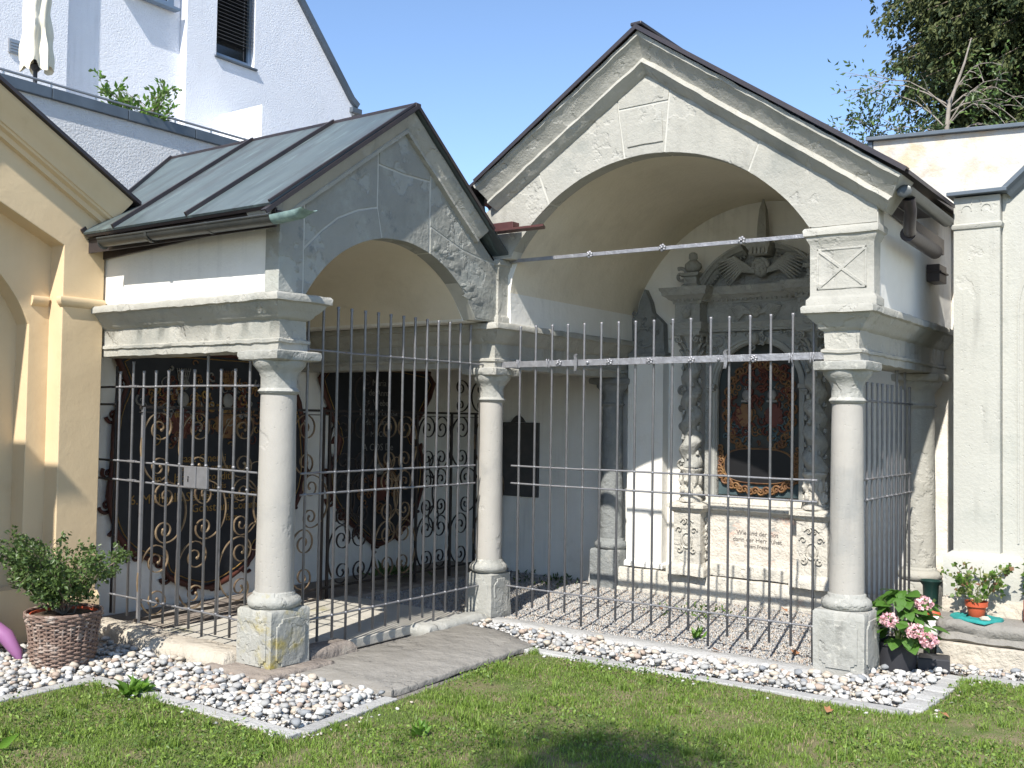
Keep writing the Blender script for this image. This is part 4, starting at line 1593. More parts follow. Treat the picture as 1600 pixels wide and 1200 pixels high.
# ================================================================== ALTAR
alt = thing('stone_altar', 'carved stone altar monument with twisted columns and painted arched panel in the right chapel', 'altar', (1.577, 2.1, G))
AS, AP = M['altar_stone'], M['altar_pale']
g = Geo()
g.sweep([(.04, 2.32), (.04, 2.02), (3.02, 2.02), (3.02, 2.32)], [(-.05, G - .02), (.03, G - .02), (.03, G + .03), (.0, G + .04), (0, .07), (-.012, .08), (-.05, .08)], step=.06, namp=.008, nf=7)
g.build('base_step', AP, alt, smooth=50)
CXS = (.95, 2.205)
for i, cx in enumerate(CXS):
    g = Geo()
    g.sweep([(cx - .20, 1.935), (cx + .20, 1.935), (cx + .20, 2.3), (cx - .20, 2.3)], [(0, .082), (0, .15), (-.012, .165), (-.035, .18), (-.045, .20)], closed=True, step=.05, namp=.005)
    g.sweep([(cx - .145, 1.985), (cx + .145, 1.985), (cx + .145, 2.3), (cx - .145, 2.3)], [(0, .19), (0, .70)], closed=True, step=.06, namp=.005)
    g.sweep([(cx - .145, 1.985), (cx + .145, 1.985), (cx + .145, 2.3), (cx - .145, 2.3)], [(0, .695), (.01, .70), (.03, .725), (.035, .74), (.055, .745), (.055, .775), (.03, .785), (.0, .80)], closed=True, step=.05, namp=.005)
    p = g.build('pedestal', AP, alt, smooth=45)
    g = Geo()
    pts = [(cx + math.cos(a) * .055 * (1 if a < PI else 1), 1.98, .42 + math.sin(a) * .075) for a in [q * 2 * PI / 18 for q in range(19)]]
    g.tube(pts, .009, 6)
    g.blob((cx, 1.985, .42), (.04, .012, .055), 10, 6)
    for s in (-1, 1):
        for q, (u, v, r, a0) in enumerate(((.08, .52, .035, 0), (.075, .33, .04, 2), (.03, .60, .03, 1))):
            carved_spiral(g, FY(1.98), cx + s * u, v, r, a0 if s > 0 else PI - a0, s, .009, 1)
    g.tube([(cx - .07, 1.98, .60), (cx - .03, 1.975, .635), (cx + .03, 1.975, .635), (cx + .07, 1.98, .60)], .008, 6)
    # carving on the side facing the middle
    for q in range(6):
        carved_spiral(g, FX(cx + .148), 2.10 + .02 * math.sin(q * 2), .27 + q * .07, .035, q, 1 if q % 2 else -1, .011, 1)
    g.build('cartouche', AP, p, smooth=60)
    # twisted column
    n, m_ = 24, 90
    V, F = [], []
    for j in range(m_ + 1):
        z = 1.14 + (2.22 - 1.14) * j / m_
        t = j / m_
        r0 = .098 - .018 * t
        for k in range(n):
            a = 2 * PI * k / n
            tw = (z * 2 * PI / .235) * (1 if i == 0 else -1)
            q = .5 + .5 * math.cos(a - tw)
            r = r0 * (.84 + .24 * q ** .7)
            d = noise.noise(Vector((math.cos(a) * 2 + 5 * i, math.sin(a) * 2, z * 16))) * .012
            ox = .014 * math.cos(tw)
            oy = .014 * math.sin(tw)
            V.append((cx + ox + (r + d) * math.cos(a), 2.06 + oy + (r + d) * math.sin(a), z))
    for j in range(m_):
        for k in range(n):
            F.append((j * n + k, j * n + (k + 1) % n, (j + 1) * n + (k + 1) % n, (j + 1) * n + k))
    col = emit('twisted_column', V, F, AS, alt, smooth=60)
    g = Geo()
    for q in range(26):                       # vine in the groove with leaves
        z = 1.16 + q * .04
        a = z * 2 * PI / .235 * (1 if i == 0 else -1) + PI
        x, y = cx + .085 * math.cos(a), 2.06 + .085 * math.sin(a)
        g.blob((x, y, z), (.020, .020, .026), 7, 5, .9, q)
    g.build('vine', AS, col, smooth=70)
    g = Geo()
    g.lathe([(.115, .80), (.118, .825), (.10, .845), (.09, .86), (.092, 1.09), (.10, 1.10), (.112, 1.115), (.112, 1.13), (.098, 1.145)], (cx, 2.06, 0), 24, namp=.008, nf=14)
    for q in range(14):
        a = -PI * .95 + q * PI * 1.9 / 13
        g.blob((cx + .092 * math.cos(a), 2.06 + .092 * math.sin(a), .90 + (q % 2) * .11), (.028, .028, .05), 7, 6, .8, q + 3)
    g.build('carved_drum', AP, col, smooth=60)
    g = Geo()
    g.lathe([(.075, 2.21), (.092, 2.225), (.085, 2.24), (.085, 2.34), (.11, 2.43), (.12, 2.44)], (cx, 2.06, 0), 20)
    g.sweep([(cx - .13, 1.93), (cx + .13, 1.93), (cx + .13, 2.19), (cx - .13, 2.19)], [(0, 2.44), (.01, 2.455), (.01, 2.48)], closed=True, step=.05, namp=.003)
    for lay, (zc, rr) in enumerate(((2.27, .098), (2.34, .11))):
        for q in range(8):
            a = q * PI / 4 + lay * PI / 8
            x, y = cx + rr * math.cos(a), 2.06 + rr * math.sin(a)
            g.tube([(cx + .08 * math.cos(a), 2.06 + .08 * math.sin(a), zc - .035), (x, y, zc + .01), (cx + (rr + .03) * math.cos(a), 2.06 + (rr + .03) * math.sin(a), zc + .03), (cx + (rr + .022) * math.cos(a), 2.06 + (rr + .022) * math.sin(a), zc + .015)],
                   [.018, .02, .014, .008], 6)
    for s in (-1, 1):
        carved_spiral(g, FY(1.94), cx + s * .10, 2.405, .038, PI / 2, s, .012, 1.3)
        carved_spiral(g, FX(cx + .125), 2.06 + s * .08, 2.405, .035, PI / 2, s, .011, 1.3)
    g.build('leaf_capital', AS, col, smooth=60)

# middle panel with the inscription, ledges
g = Geo()
g.box(1.10, 2.055, 2.13, 2.3, .081, .70)
mp_ = g.build('inscription_slab', mat('pinkish_inscription_stone', (.60, .55, .48), (.53, .49, .43), 5, bump=.6, bscale=40, bump2=.6, b2scale=10,
              stain=(.62, .42, .34), sscale=3.1, sth=(.56, .64), stain2=(.36, .36, .33), s2scale=3, s2th=(.57, .62)), alt, bevel=.006)
g = Geo()
g.sweep([(1.095, 2.13), (2.06, 2.13)], [(0, .70), (.02, .70), (.03, .72), (.055, .735), (.06, .765), (.04, .785), (.045, .80), (.02, .83), (.0, .86)], step=.06, namp=.005)
g.build('ledge', AP, alt, smooth=40)
g = Geo()
g.sweep([(1.11, 2.125), (2.045, 2.125)], [(0, .09), (.02, .09), (.03, .20), (.02, .215), (0, .22)], step=.06, namp=.008)
g.build('lower_ledge', AP, alt, smooth=40)
for s_, z in (('Wie sind der Got', .505), ('darin der Herr ruhet', .440), ('in dem Frieden', .385)):
    text(s_, .062 if z > .4 else .045, (1.62, 2.127, z), (1, 0, 0), (0, 0, 1), M['ink'], mp_, ext=.001, sp=.95)
# backing, arch and painting
ac = 1.60
arc_in = seg_arch(ac - .415, ac + .415, 1.95, .414, 24)
g = Geo()
outer = [(1.055, .86), (1.055, 2.48), (2.125, 2.48), (2.125, .86), (2.015, .86)]
g.prism([(1.185, .86)] + outer + arc_in, FY(2.20), 0, .05)
g.build('arch_surround', AS, alt, smooth=35, bevel=.003)
g = Geo()
arc2 = seg_arch(ac - .47, ac + .47, 1.95, .469, 24)[::-1]
g.sweep([(1.13, .87), (1.13, 1.93)] + arc2 + [(2.07, 1.93), (2.07, .87)],
        [(-.012, .05), (-.012, .085), (0, .09), (.015, .088), (.02, .075), (.04, .07), (.05, .05)], step=.05, namp=.0015, fn=FY(2.20))
g.build('archivolt', mat('archivolt_stone', (.36, .36, .33), (.28, .28, .26), 6, bump=.4, bscale=50), alt, smooth=40)
g = Geo()
for x in (1.13, 2.07):
    g.box(x - .045, x + .055 if x < 1.5 else x + .045, 2.08, 2.15, 1.92, 1.965)
    g.box(x - .035, x + .045 if x < 1.5 else x + .035, 2.09, 2.15, 1.895, 1.917)
g.build('impost_moulding', AS, alt, bevel=.005)
g = Geo()
for q in range(16):
    carved_spiral(g, FY(2.11), ac + random.uniform(-.08, .08), 2.36 + random.uniform(-.05, .09), random.uniform(.02, .04), random.uniform(0, 6), random.choice((-1, 1)), .011, 1)
g.blob((ac, 2.09, 2.40), (.045, .05, .06), 10, 8)
g.build('carved_keystone', AS, alt, smooth=60)
g = Geo()
for s in (-1, 1):
    for (u, v, r) in ((.40, 2.38, .06), (.32, 2.44, .035), (.44, 2.30, .04), (.24, 2.455, .02)):
        carved_spiral(g, FY(2.145), ac + s * u, v, r, 1 if s > 0 else 2.1, s, .010, 1.2)
g.build('spandrel_carving', AS, alt, smooth=60)
pn = thing_part = Geo()
pn.prism([(1.16, .87), (2.04, .87), (2.04, 1.95)] + seg_arch(ac - .44, ac + .44, 1.95, .438, 24) + [(1.16, 1.95)], FY(2.235), 0, .02)
paint = pn.build('painted_panel', M['darkpaint'], alt)
rp = random.Random(17)


def paint_scrolls(nm, m, k, cxf, czf, rmin, rmax, th, yy=2.21):
    g = Geo()
    for q in range(k):
        u, v = cxf(), czf()
        if v > 1.95 and (u - ac) ** 2 + (v - 1.95) ** 2 > .40 ** 2:
            continue
        carved_spiral(g, FY(yy), u, v, rp.uniform(rmin, rmax), rp.uniform(0, 6.28), rp.choice((-1, 1)), th, rp.uniform(.6, 1.2))
    g.build(nm, m, paint, smooth=60)


# oval wreath of ochre acanthus
g = Geo()
for q in range(46):
    a = q * 2 * PI / 46
    carved_spiral(g, FY(2.208), ac + .335 * math.cos(a), 1.72 + .44 * math.sin(a), .05, a + 1, 1 if q % 2 else -1, .013, 1.1)
g.build('acanthus_wreath', M['ochre'], paint, smooth=60)
for nm, m, k, ys_, zs_, rr, th in (('red_mantling', 'redpaint', 46, (.0, .30), (1.45, 2.15), (.03, .075), .014),
                                   ('blue_mantling', 'bluepaint', 26, (.05, .36), (1.35, 1.75), (.03, .06), .011),
                                   ('ochre_mantling', 'ochre', 34, (.0, .34), (1.36, 2.0), (.02, .05), .008),
                                   ('pale_mantling', 'bone', 12, (.1, .30), (1.45, 1.95), (.02, .035), .006)):
    paint_scrolls(nm, M[m], k, lambda: ac + rp.choice((-1, 1)) * rp.uniform(*ys_), lambda: rp.uniform(*zs_), rr[0], rr[1], th)
for s in (-1, 1):
    g = Geo()
    g.blob((ac + s * .13, 2.20, 1.86), (.045, .03, .055), 10, 8)
    g.box(ac + s * .13 - .05, ac + s * .13 + .05, 2.19, 2.215, 1.79, 1.81)
    g.build('painted_helmet', M['bone'], paint, smooth=50)
    g = Geo()
    g.prism(notched(.17, .22, .05, ac + s * .15, 1.66), FY(2.212), 0, .02)
    g.build('painted_shield', M['redpaint'] if s > 0 else M['ochre'], paint, bevel=.006)
g = Geo()
g.prism([(1.17, .88), (2.03, .88), (2.03, 1.10), (1.17, 1.10)], FY(2.214), 0, .004)
g.build('blue_ground', M['bluepaint'], paint)
g = Geo()
po = [(ac + .35 * (abs(math.cos(a)) ** .6) * (1 if math.cos(a) > 0 else -1), 1.17 + .165 * (abs(math.sin(a)) ** .75) * (1 if math.sin(a) > 0 else -1)) for a in [q * 2 * PI / 40 for q in range(40)]]
g.prism(po, FY(2.205), 0, .022)
g.build('black_oval_plate', M['plate'], paint, bevel=.004)
g = Geo()
pts = [FY(2.195)(u, v, 0) for u, v in po]
g.tube(pts + [pts[0]], .014, 6)
for q in range(24):
    a = PI + q * PI / 23
    u, v = ac + .40 * math.cos(a), 1.14 + .215 * math.sin(a)
    carved_spiral(g, FY(2.195), u, v, .042, a + PI / 2, 1 if q % 2 else -1, .014, 1.2)
for s in (-1, 1):
    for q in range(5):
        carved_spiral(g, FY(2.195), ac + s * .39, 1.16 + q * .045, .035, q, s, .012, 1.1)
g.build('scalloped_frame', M['ochre'], paint, smooth=60)

# side volutes left of the altar
g = Geo()
for (u, v, r, s) in ((.785, 1.15, .05, 1), (.79, 1.55, .055, -1), (.785, 1.90, .05, 1), (.79, 1.32, .03, -1), (.785, 1.72, .035, 1), (2.37, 1.15, .05, -1), (2.37, 1.6, .05, 1)):
    carved_spiral(g, FY(2.20), u, v, r, 1, s, .018, 1.2)
g.box(.78, .86, 2.2, 2.3, .86, 2.46)
g.box(2.30, 2.38, 2.2, 2.3, .86, 2.46)
g.build('side_volutes', AS, alt, smooth=60)

# entablature
EP = [(.80, 2.3), (.80, 1.93), (1.10, 1.93), (1.10, 2.10), (2.055, 2.10), (2.055, 1.93), (2.355, 1.93), (2.355, 2.3)]
g = Geo()
g.sweep(EP, [(-.02, 2.482), (0, 2.482), (0, 2.505), (.008, 2.51), (.008, 2.545), (.02, 2.56), (.022, 2.57), (-.02, 2.572)], step=.06, namp=.003)
g.sweep(EP, [(-.04, 2.57), (-.015, 2.57), (-.015, 2.76), (-.04, 2.762)], step=.06, namp=.003)
g.sweep(EP, [(-.05, 2.76), (0, 2.76), (.005, 2.785), (.035, 2.80), (.05, 2.82), (.085, 2.84), (.088, 2.87), (.105, 2.89), (.108, 2.915), (-.05, 2.925)], step=.05, namp=.004)
en = g.build('entablature', AS, alt, smooth=40)
g = Geo()
for q in range(18):
    g.blob((1.16 + q * .05, 2.078, 2.79), (.016, .016, .017), 6, 5)
for cx in CXS:
    for q in range(6):
        g.blob((cx - .13 + q * .052, 1.905, 2.79), (.016, .016, .017), 6, 5)
    for q in range(6):
        g.blob((cx + .17, 1.94 + q * .045, 2.79), (.016, .012, .017), 6, 5)
g.build('egg_moulding', AS, en, smooth=60)


def cherub(x, y, z, r, parent, wings=.0):
    g = Geo()
    g.blob((x, y, z), (r, r * .8, r * 1.2), 16, 12)
    for s in (-1, 1):
        g.blob((x + s * r * .38, y - r * .70, z + r * .18), (r * .16, r * .12, r * .10), 7, 5)
        g.blob((x + s * r * .42, y - r * .60, z - r * .22), (r * .24, r * .2, r * .22), 8, 6)
    g.blob((x, y - r * .84, z - r * .08), (r * .12, r * .18, r * .26), 7, 6)
    g.blob((x, y - r * .76, z - r * .50), (r * .24, r * .1, r * .09), 8, 5)
    for q in range(14):
        a = PI * q / 13
        g.blob((x + r * 1.0 * math.cos(a), y - r * .3, z + r * (.35 + .85 * math.sin(a))), r * .3, 7, 5, .6, q)
    if wings:
        for s in (-1, 1):
            for q in range(9):
                t = q / 8
                L_ = wings * (1 - .35 * t)
                a = .38 - .55 * t
                p0 = (x + s * r * .8, y - r * .1, z - r * .2 - .05 * wings * t)
                p1 = (x + s * (r * .8 + L_ * .5), y - .025, z + L_ * .30 * math.cos(t * 1.2) - .1 * wings * t)
                p2 = (x + s * (r * .8 + L_), y - .005, z + L_ * math.sin(a) * .5 - .30 * wings * t)
                g.tube([p0, p1, p2], [.012, .018, .007], 6)
    g.build('cherub_head', AS, parent, smooth=70)


for cx in CXS:
    cherub(cx, 1.925, 2.665, .042, en)
cherub(1.60, 2.10, 2.665, .050, en, .22)
# broken segmental pediment
g = Geo()
pc, pz, pr_ = 1.62, 2.63, .72
g.prism([(pc + .66 * math.cos(a), pz + .66 * math.sin(a)) for a in [R(26) + q * R(128) / 24 for q in range(25)]], FY(2.28), 0, .06)
ped = g.build('pediment', AS, alt)
for a0, a1 in ((153, 104), (76, 27)):
    g = Geo()
    path = [(pc + pr_ * math.cos(R(a0 + (a1 - a0) * q / 14)), pz + pr_ * math.sin(R(a0 + (a1 - a0) * q / 14))) for q in range(15)]
    g.sweep(path, [(-.0, .0), (-.0, .20), (.02, .20), (.035, .17), (.055, .16), (.06, .13), (.085, .11), (.10, .07), (.10, 0)], step=.05, namp=.003, fn=FY(2.28))
    for q in range(14):
        a = R(a0 + (a1 - a0) * (q + .5) / 14)
        g.blob((pc + (pr_ - .115) * math.cos(a), 2.17, pz + (pr_ - .115) * math.sin(a)), (.017, .03, .017), 6, 5)
    g.build('curved_cornice', AS, ped, smooth=40)
cherub(1.645, 2.12, 3.08, .075, ped, .42)
g = Geo()
g.sweep([(1.555, 2.02), (1.745, 2.02), (1.745, 2.28), (1.555, 2.28)], [(-.02, 3.20), (-.005, 3.21), (0, 3.25), (.015, 3.27), (.03, 3.30), (.03, 3.325), (0, 3.33)], closed=True, step=.05, namp=.003)
for q in range(4):
    g.box(1.58 + q * .04, 1.60 + q * .04, 1.995, 2.03, 3.215, 3.27)
g.build('finial_base', AS, ped, smooth=40)
g = Geo()
g.lathe([(.05, 3.33), (.055, 3.35), (.045, 3.37)], (1.65, 2.15, 0), 12)
V = []
for z, w_ in ((3.37, .048), (3.52, .042), (3.66, .030), (3.76, .006)):
    V += [(1.65 - w_, 2.15 - w_, z), (1.65 + w_, 2.15 - w_, z), (1.65 + w_, 2.15 + w_, z), (1.65 - w_, 2.15 + w_, z)]
F = [(i * 4 + k, i * 4 + (k + 1) % 4, i * 4 + 4 + (k + 1) % 4, i * 4 + 4 + k) for i in range(3) for k in range(4)] + [(12, 13, 14, 15)]
g.add(V, F)
g.build('obelisk', AS, ped)
for cx in CXS:
    g = Geo()
    g.sweep([(cx - .09, 1.98), (cx + .09, 1.98), (cx + .09, 2.16), (cx - .09, 2.16)], [(-.01, 2.92), (.0, 2.925), (0, 2.95), (-.02, 2.965), (-.02, 3.03), (.005, 3.045), (.008, 3.075), (-.02, 3.08)], closed=True, step=.05, namp=.003)
    g.lathe([(.03, 3.08), (.065, 3.10), (.085, 3.13), (.08, 3.17), (.05, 3.195), (.035, 3.21), (.045, 3.225), (.042, 3.27), (.02, 3.285)], (cx, 2.07, 0), 16, namp=.004)
    s = -1 if cx < 1.5 else 1
    carved_spiral(g, FY(2.10), cx + s * .14, 3.06, .08, 2, s, .022, 1.2)
    g.build('urn', AS, alt, smooth=50)

# pier and gabled tablet left of the altar
tb = thing('gabled_tablet', 'small dark gabled stone tablet on the white pier left of the altar', 'tablet', (.34, 2.2, 2.27))
g = Geo()
g.prism([(.125, 2.285), (.575, 2.285), (.56, 2.60), (.50, 2.66), (.43, 2.72), (.40, 2.84), (.335, 2.97), (.285, 2.85), (.25, 2.72), (.19, 2.66), (.13, 2.60)], FY(2.29), 0, .10)
g.box(.10, .60, 2.16, 2.29, 2.265, 2.30)
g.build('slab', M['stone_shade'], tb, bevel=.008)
g = Geo()
g.tube([(.345 + .12 * math.cos(a), 2.185, 2.46 + .10 * math.sin(a)) for a in [q * 2 * PI / 24 for q in range(25)]], .014, 8)
for q in range(9):
    carved_spiral(g, FY(2.185), .345 + random.uniform(-.15, .15), 2.50 + random.uniform(-.12, .28), .03, q, 1, .01, 1)
g.build('oval_carving', M['stone_shade'], tb, smooth=60)
g = Geo()
g.box(.165, .575, 2.17, 2.302, .08, 2.262)
g.sweep([(.13, 2.14), (.60, 2.14), (.60, 2.3), (.13, 2.3)], [(0, .08), (0, .12), (-.012, .135), (-.03, .14)], closed=True, step=.05, namp=.006)
g.build('pier', M['plaster'], chapR, bevel=.006)

# ================================================================== YELLOW CHAPEL (left edge)
yc = thing('yellow_chapel', 'ochre yellow plastered chapel front with arched niche at the left edge', 'chapel', (-2.1, -4.35, G))
YA = -4.35
rz = lambda y: 3.25 + .597 * (-2.47 - y) if y > YA else 3.25 + .597 * (-2.47 + (y - 2 * YA))
g = Geo()
g.prism([(-2.605, G), (-2.605, rz(-2.605) - .10), (YA, rz(YA) - .10), (-6.1, rz(-6.1) - .10), (-6.1, G), (-5.75, G), (-5.75, 2.87), (YA, 3.55), (-2.95, 2.87), (-2.95, G)], FX(-1.9), -.25, 0)
g.build('front_wall', M['yellow'], yc, bevel=.006)
g = Geo()
arc = seg_arch(YA - 1.24, YA + 1.24, 2.26, .80, 30)
g.prism([(YA + 1.24, G), (-2.93, G), (-2.93, 2.89), (YA, 3.57), (-5.77, 2.89), (-5.77, G), (YA - 1.24, G)] + arc[::-1], FX(-2.08), -.2, 0)
g.build('recessed_wall', M['yellow'], yc, bevel=.004)
g = Geo()
g.box(-2.45, -2.26, -5.8, -2.9, G, 3.6)
g.build('niche_wall', M['yellow'], yc)
g = Geo()
g.box(-2.50, -2.152, -2.904, -2.61, G, 3.1)
g.build('flank_wall', M['yellow'], yc)
g = Geo()
prof = [(0, -.05), (0, .20), (.02, .20), (.04, .19), (.10, .15), (.15, .115), (.17, .11), (.175, .095), (.19, .09), (.20, .05), (.235, .045), (.24, 0), (.24, -.05)]
g.sweep([(-6.25, rz(-6.25) - .005), (YA, rz(YA) - .005), (-2.50, rz(-2.50) - .005)], prof, step=.2, fn=FX(-1.9))
g.build('raking_cornice', M['yellow'], yc, smooth=35)
g = Geo()
g.prism([(-6.35, rz(-6.35)), (YA, rz(YA)), (-2.45, rz(-2.45)), (-2.45, rz(-2.45) + .03), (YA, rz(YA) + .03), (-6.35, rz(-6.35) + .03)], FX(-1.66), -1.2, 0)
g.build('roof', M['brownmetal'], yc)
cp = [(0, 2.40), (.01, 2.405), (.03, 2.43), (.035, 2.46), (.028, 2.475), (0, 2.48)]
g = Geo()
g.sweep([(-1.93, -2.95), (-1.90, -2.95), (-1.90, -2.606)], cp, step=.2)
g.build('capital_moulding', M['yellow'], yc, smooth=50)
g = Geo()
g.sweep([(-2.08, -3.10), (-2.08, -2.97)], cp, step=.2)
g.build('capital_moulding', M['yellow'], yc, smooth=50)
g = Geo()
g.box(-1.90, -1.865, -3.0, -2.59, G, .16)
g.hexa([(-1.90, -3.0, .16), (-1.865, -3.0, .16), (-1.865, -2.59, .16), (-1.90, -2.59, .16), (-1.90, -3.0, .20), (-1.899, -3.0, .20), (-1.899, -2.59, .20), (-1.90, -2.59, .20)])
g.box(-2.25, -2.045, -5.7, -2.955, G, .26)
g.build('base_plinth', M['yellow'], yc, bevel=.01)
for z0, z1 in ((1.28, 2.15), (.10, .72)):
    t_ = thing('wall_tablet', 'grey stone tablet cut by the left photo edge, ' + ('upper one above the ledge' if z0 > 1 else 'lower one below the ledge'), 'tablet', (-2.25, -3.9, z0))
    g = Geo()
    g.box(-2.255, -2.20, -4.6, -3.40 if z0 > 1 else -3.42, z0, z1)
    g.build('slab', M['greytablet'], t_, bevel=.01)
    if z0 > 1:
        g = Geo()
        g.sweep([(-2.255, -4.6), (-2.14, -4.6), (-2.14, -3.36), (-2.255, -3.36)], [(-.02, 1.00), (0, 1.01), (.03, 1.06), (.03, 1.09), (-.02, 1.10)], step=.2)
        g.build('ledge', M['greytablet'], t_, smooth=40)

wc = thing('shadow_block', 'unseen white block added left of the yellow chapel to shade it', 'chapel', (-1.9, -7.2, G))  # unseen block, added to cast a shadow on the yellow chapel's lower wall
g = Geo()
g.box(-2.6, -1.08, -8.6, -6.20, G, 4.50)
g.build('wall', M['plaster'], wc, bevel=.01)
g = Geo()
g.prism([(-8.8, 4.5), (-6.1, 4.5), (-7.4, 5.4)], FX(-1.02), -1.6, 0)
g.build('roof', M['brownmetal'], wc)

# ================================================================== RIGHT NEIGHBOUR MONUMENT
rn = thing('stone_monument', 'pale grey-green stone monument front with pilaster at the right edge', 'monument', (4.6, 1.6, G))
gs = M['greenstone']
NY = 1.10
g = Geo()
g.box(3.95, 6.2, NY + .07, 1.9, .32, 3.36)
g.prism([(3.80, 3.36), (6.2, 3.36), (6.2, 4.9), (5.0, 4.25), (4.0, 3.36 + .03)], FY(NY + .07), -.5, 0)
g.build('wall', gs, rn)
g = Geo()
g.sweep([(3.618, NY), (3.945, NY), (3.945, 1.9), (3.618, 1.9)], [(0, .62), (0, 3.35)], closed=True, step=.12, namp=.0015)
g.build('pilaster', gs, rn, smooth=40)
g = Geo()
g.sweep([(3.618, NY), (3.945, NY), (3.945, 1.9), (3.618, 1.9)], [(-.01, 3.10), (.01, 3.105), (.018, 3.12), (.02, 3.135), (.005, 3.145), (-.01, 3.15)], closed=True, step=.08, namp=.0015)
g.build('moulding', gs, rn, smooth=40)
g = Geo()
g.sweep([(3.56, NY - .07), (4.13, NY - .07), (4.13, 1.9), (3.56, 1.9)], [(.0, .30), (.0, .33), (.0, .59), (-.02, .62), (-.05, .64)], closed=True, step=.06, namp=.004)
g.sweep([(4.14, NY - .03), (6.2, NY - .03), (6.2, 1.9), (4.14, 1.9)], [(0, .30), (0, .63)], closed=True, step=.06, namp=.003)
g.build('plinth', gs, rn, smooth=40)
g = Geo()
g.box(3.575, 4.0, NY - .06, 1.9, 3.36, 3.39)
g.build('cap_sheet', M['coping'], rn, bevel=.004)
g = Geo()
g.sweep([(3.955, 3.39), (5.0, 4.36), (6.2, 4.95)], [(0, -.3), (0, .10), (.03, .10), (.045, .07), (.08, .045), (.10, 0)], step=.3, fn=FY(NY + .07))
g.build('raking_cornice', M['coping'], rn, smooth=30)
for r_ in (.0, .045):
    g = Geo()
    path = [(4.06 + r_, .72), (4.06 + r_, 2.45)] + [(4.74 + (-.68 + r_) * math.cos(a), 2.45 + (.68 - r_) * math.sin(a)) for a in [q * PI / 2 / 12 for q in range(1, 13)]]
    g.ribbon([(u, NY + .068, v) for u, v in path], .014, .012, (0, 1, 0))
    g.build('arch_moulding', gs, rn)
for c in ((3.71, 3.25), (3.78, 3.30), (3.85, 3.25)):
    g = Geo()
    g.tube([(c[0] + .035 * math.cos(a), NY - .002, c[1] + .035 * math.sin(a)) for a in [PI * 1.1 - q * PI * 1.2 / 10 for q in range(11)]], .004, 5)
    g.build('trefoil_tracery', gs, rn)

# steps in front of it
stp = thing('stone_steps', 'two weathered stone courses forming a step below the right monument', 'steps', (4.6, 1.0, G))
g = Geo()
g.sweep([(3.60, .66), (6.6, .68), (6.6, 1.5), (3.60, 1.5)], [(0, G - .02), (0, .015), (-.02, .025)], closed=True, step=.07, namp=.006)
g.build('lower_course', M['sill'], stp, smooth=50)
g = Geo()
g.sweep([(3.62, .69), (6.6, .71), (6.6, 1.45), (3.50, 1.45), (3.50, .96)], [(-.03, .02), (.01, .045), (-.01, .09), (.02, .13), (.012, .17), (-.02, .188)], closed=True, step=.05, namp=.016, nf=5)
g.build('rough_slab', M['paving'], stp, smooth=60)
g = Geo()
g.sweep([(3.56, NY - .10), (6.6, NY - .08), (6.6, 1.5), (3.56, 1.5)], [(0, .17), (0, .29), (-.015, .305)], closed=True, step=.06, namp=.006)
g.build('upper_course', M['sill'], stp, smooth=50)

# high wall behind
hw = thing('boundary_wall', 'high limewashed wall with peeling orange patches and a metal coping behind the right chapel', 'wall', (4.6, 2.8, G))
g = Geo()
g.prism([(2.56, G), (7.5, G), (7.5, 4.05), (2.56, 4.30)], FY(2.62), -.30, 0)
g.build('wall', M['orange'], hw)
g = Geo()
g.prism([(2.50, 4.305), (7.5, 4.055), (7.5, 4.09), (2.50, 4.34)], FY(2.62), -.36, .05)
g.prism([(2.505, 4.1), (2.552, 4.1), (2.552, 4.30), (2.505, 4.30)], FY(2.62), -.30, .01)
g.build('coping', M['coping'], hw, bevel=.004)

# ================================================================== WHITE BUILDING (upper left)
wb = thing('white_building', 'white roughcast house with blinds window rising behind the left chapel', 'house', (-7.3, 1.6, G))
g = Geo()
g.box(-7.6, -6.86, -3.5, -.07, G, 12)
g.build('left_block', M['render'], wb)
g = Geo()
g.box(-7.6, -7.0, -.065, 1.72, G, 12)
g.build('set_back_wall', M['render'], wb)
g = Geo()
zt = lambda y: 8.262 + (y - 3.8) * (6.82 - 8.262) / (5.12 - 3.8)
W = (2.24, 2.95, 6.88, 8.3)
g.prism([(1.725, G), (1.725, 10.5), (1.75, zt(1.75)), (W[0], zt(W[0])), (W[0], W[2]), (W[1], W[2] - .0), (W[1], zt(W[1])), (5.12, zt(5.12)), (5.12, 6.7), (5.05, 6.7), (5.05, G)], FX(-6.84), -.7, 0)
rb = g.build('right_block', M['render'], wb)
g = Geo()
g.box(-7.02, -6.97, W[0], W[1], W[2], 9.2)
g.build('window_glass', M['glass'], rb)
g = Geo()
for a, b, c, d in ((W[0], W[0] + .06, W[2], 9.2), (W[1] - .06, W[1], W[2], 9.2), (W[0] + .06, W[1] - .06, W[2], W[2] + .07)):
    g.box(-6.968, -6.92, a, b, c, d)
wf = g.build('window_frame', M['bluegrey'], wb, bevel=.005)
g = Geo()
g.box(-6.96, -6.80, W[0] - .03, W[1] + .04, W[2] - .045, W[2] - .015)
g.build('sill', M['coping'], wf, bevel=.004)
me0 = None
for k in range(34):
    z = 7.18 + k * .055
    g = Geo()
    g.hexa([(-6.90, W[0] + .03, z), (-6.85, W[0] + .03, z - .028), (-6.85, W[1] - .03, z - .028), (-6.90, W[1] - .03, z),
            (-6.90, W[0] + .03, z + .004), (-6.85, W[0] + .03, z - .024), (-6.85, W[1] - .03, z - .024), (-6.90, W[1] - .03, z + .004)])
    g.build('blind_slat', M['slat'], wf)
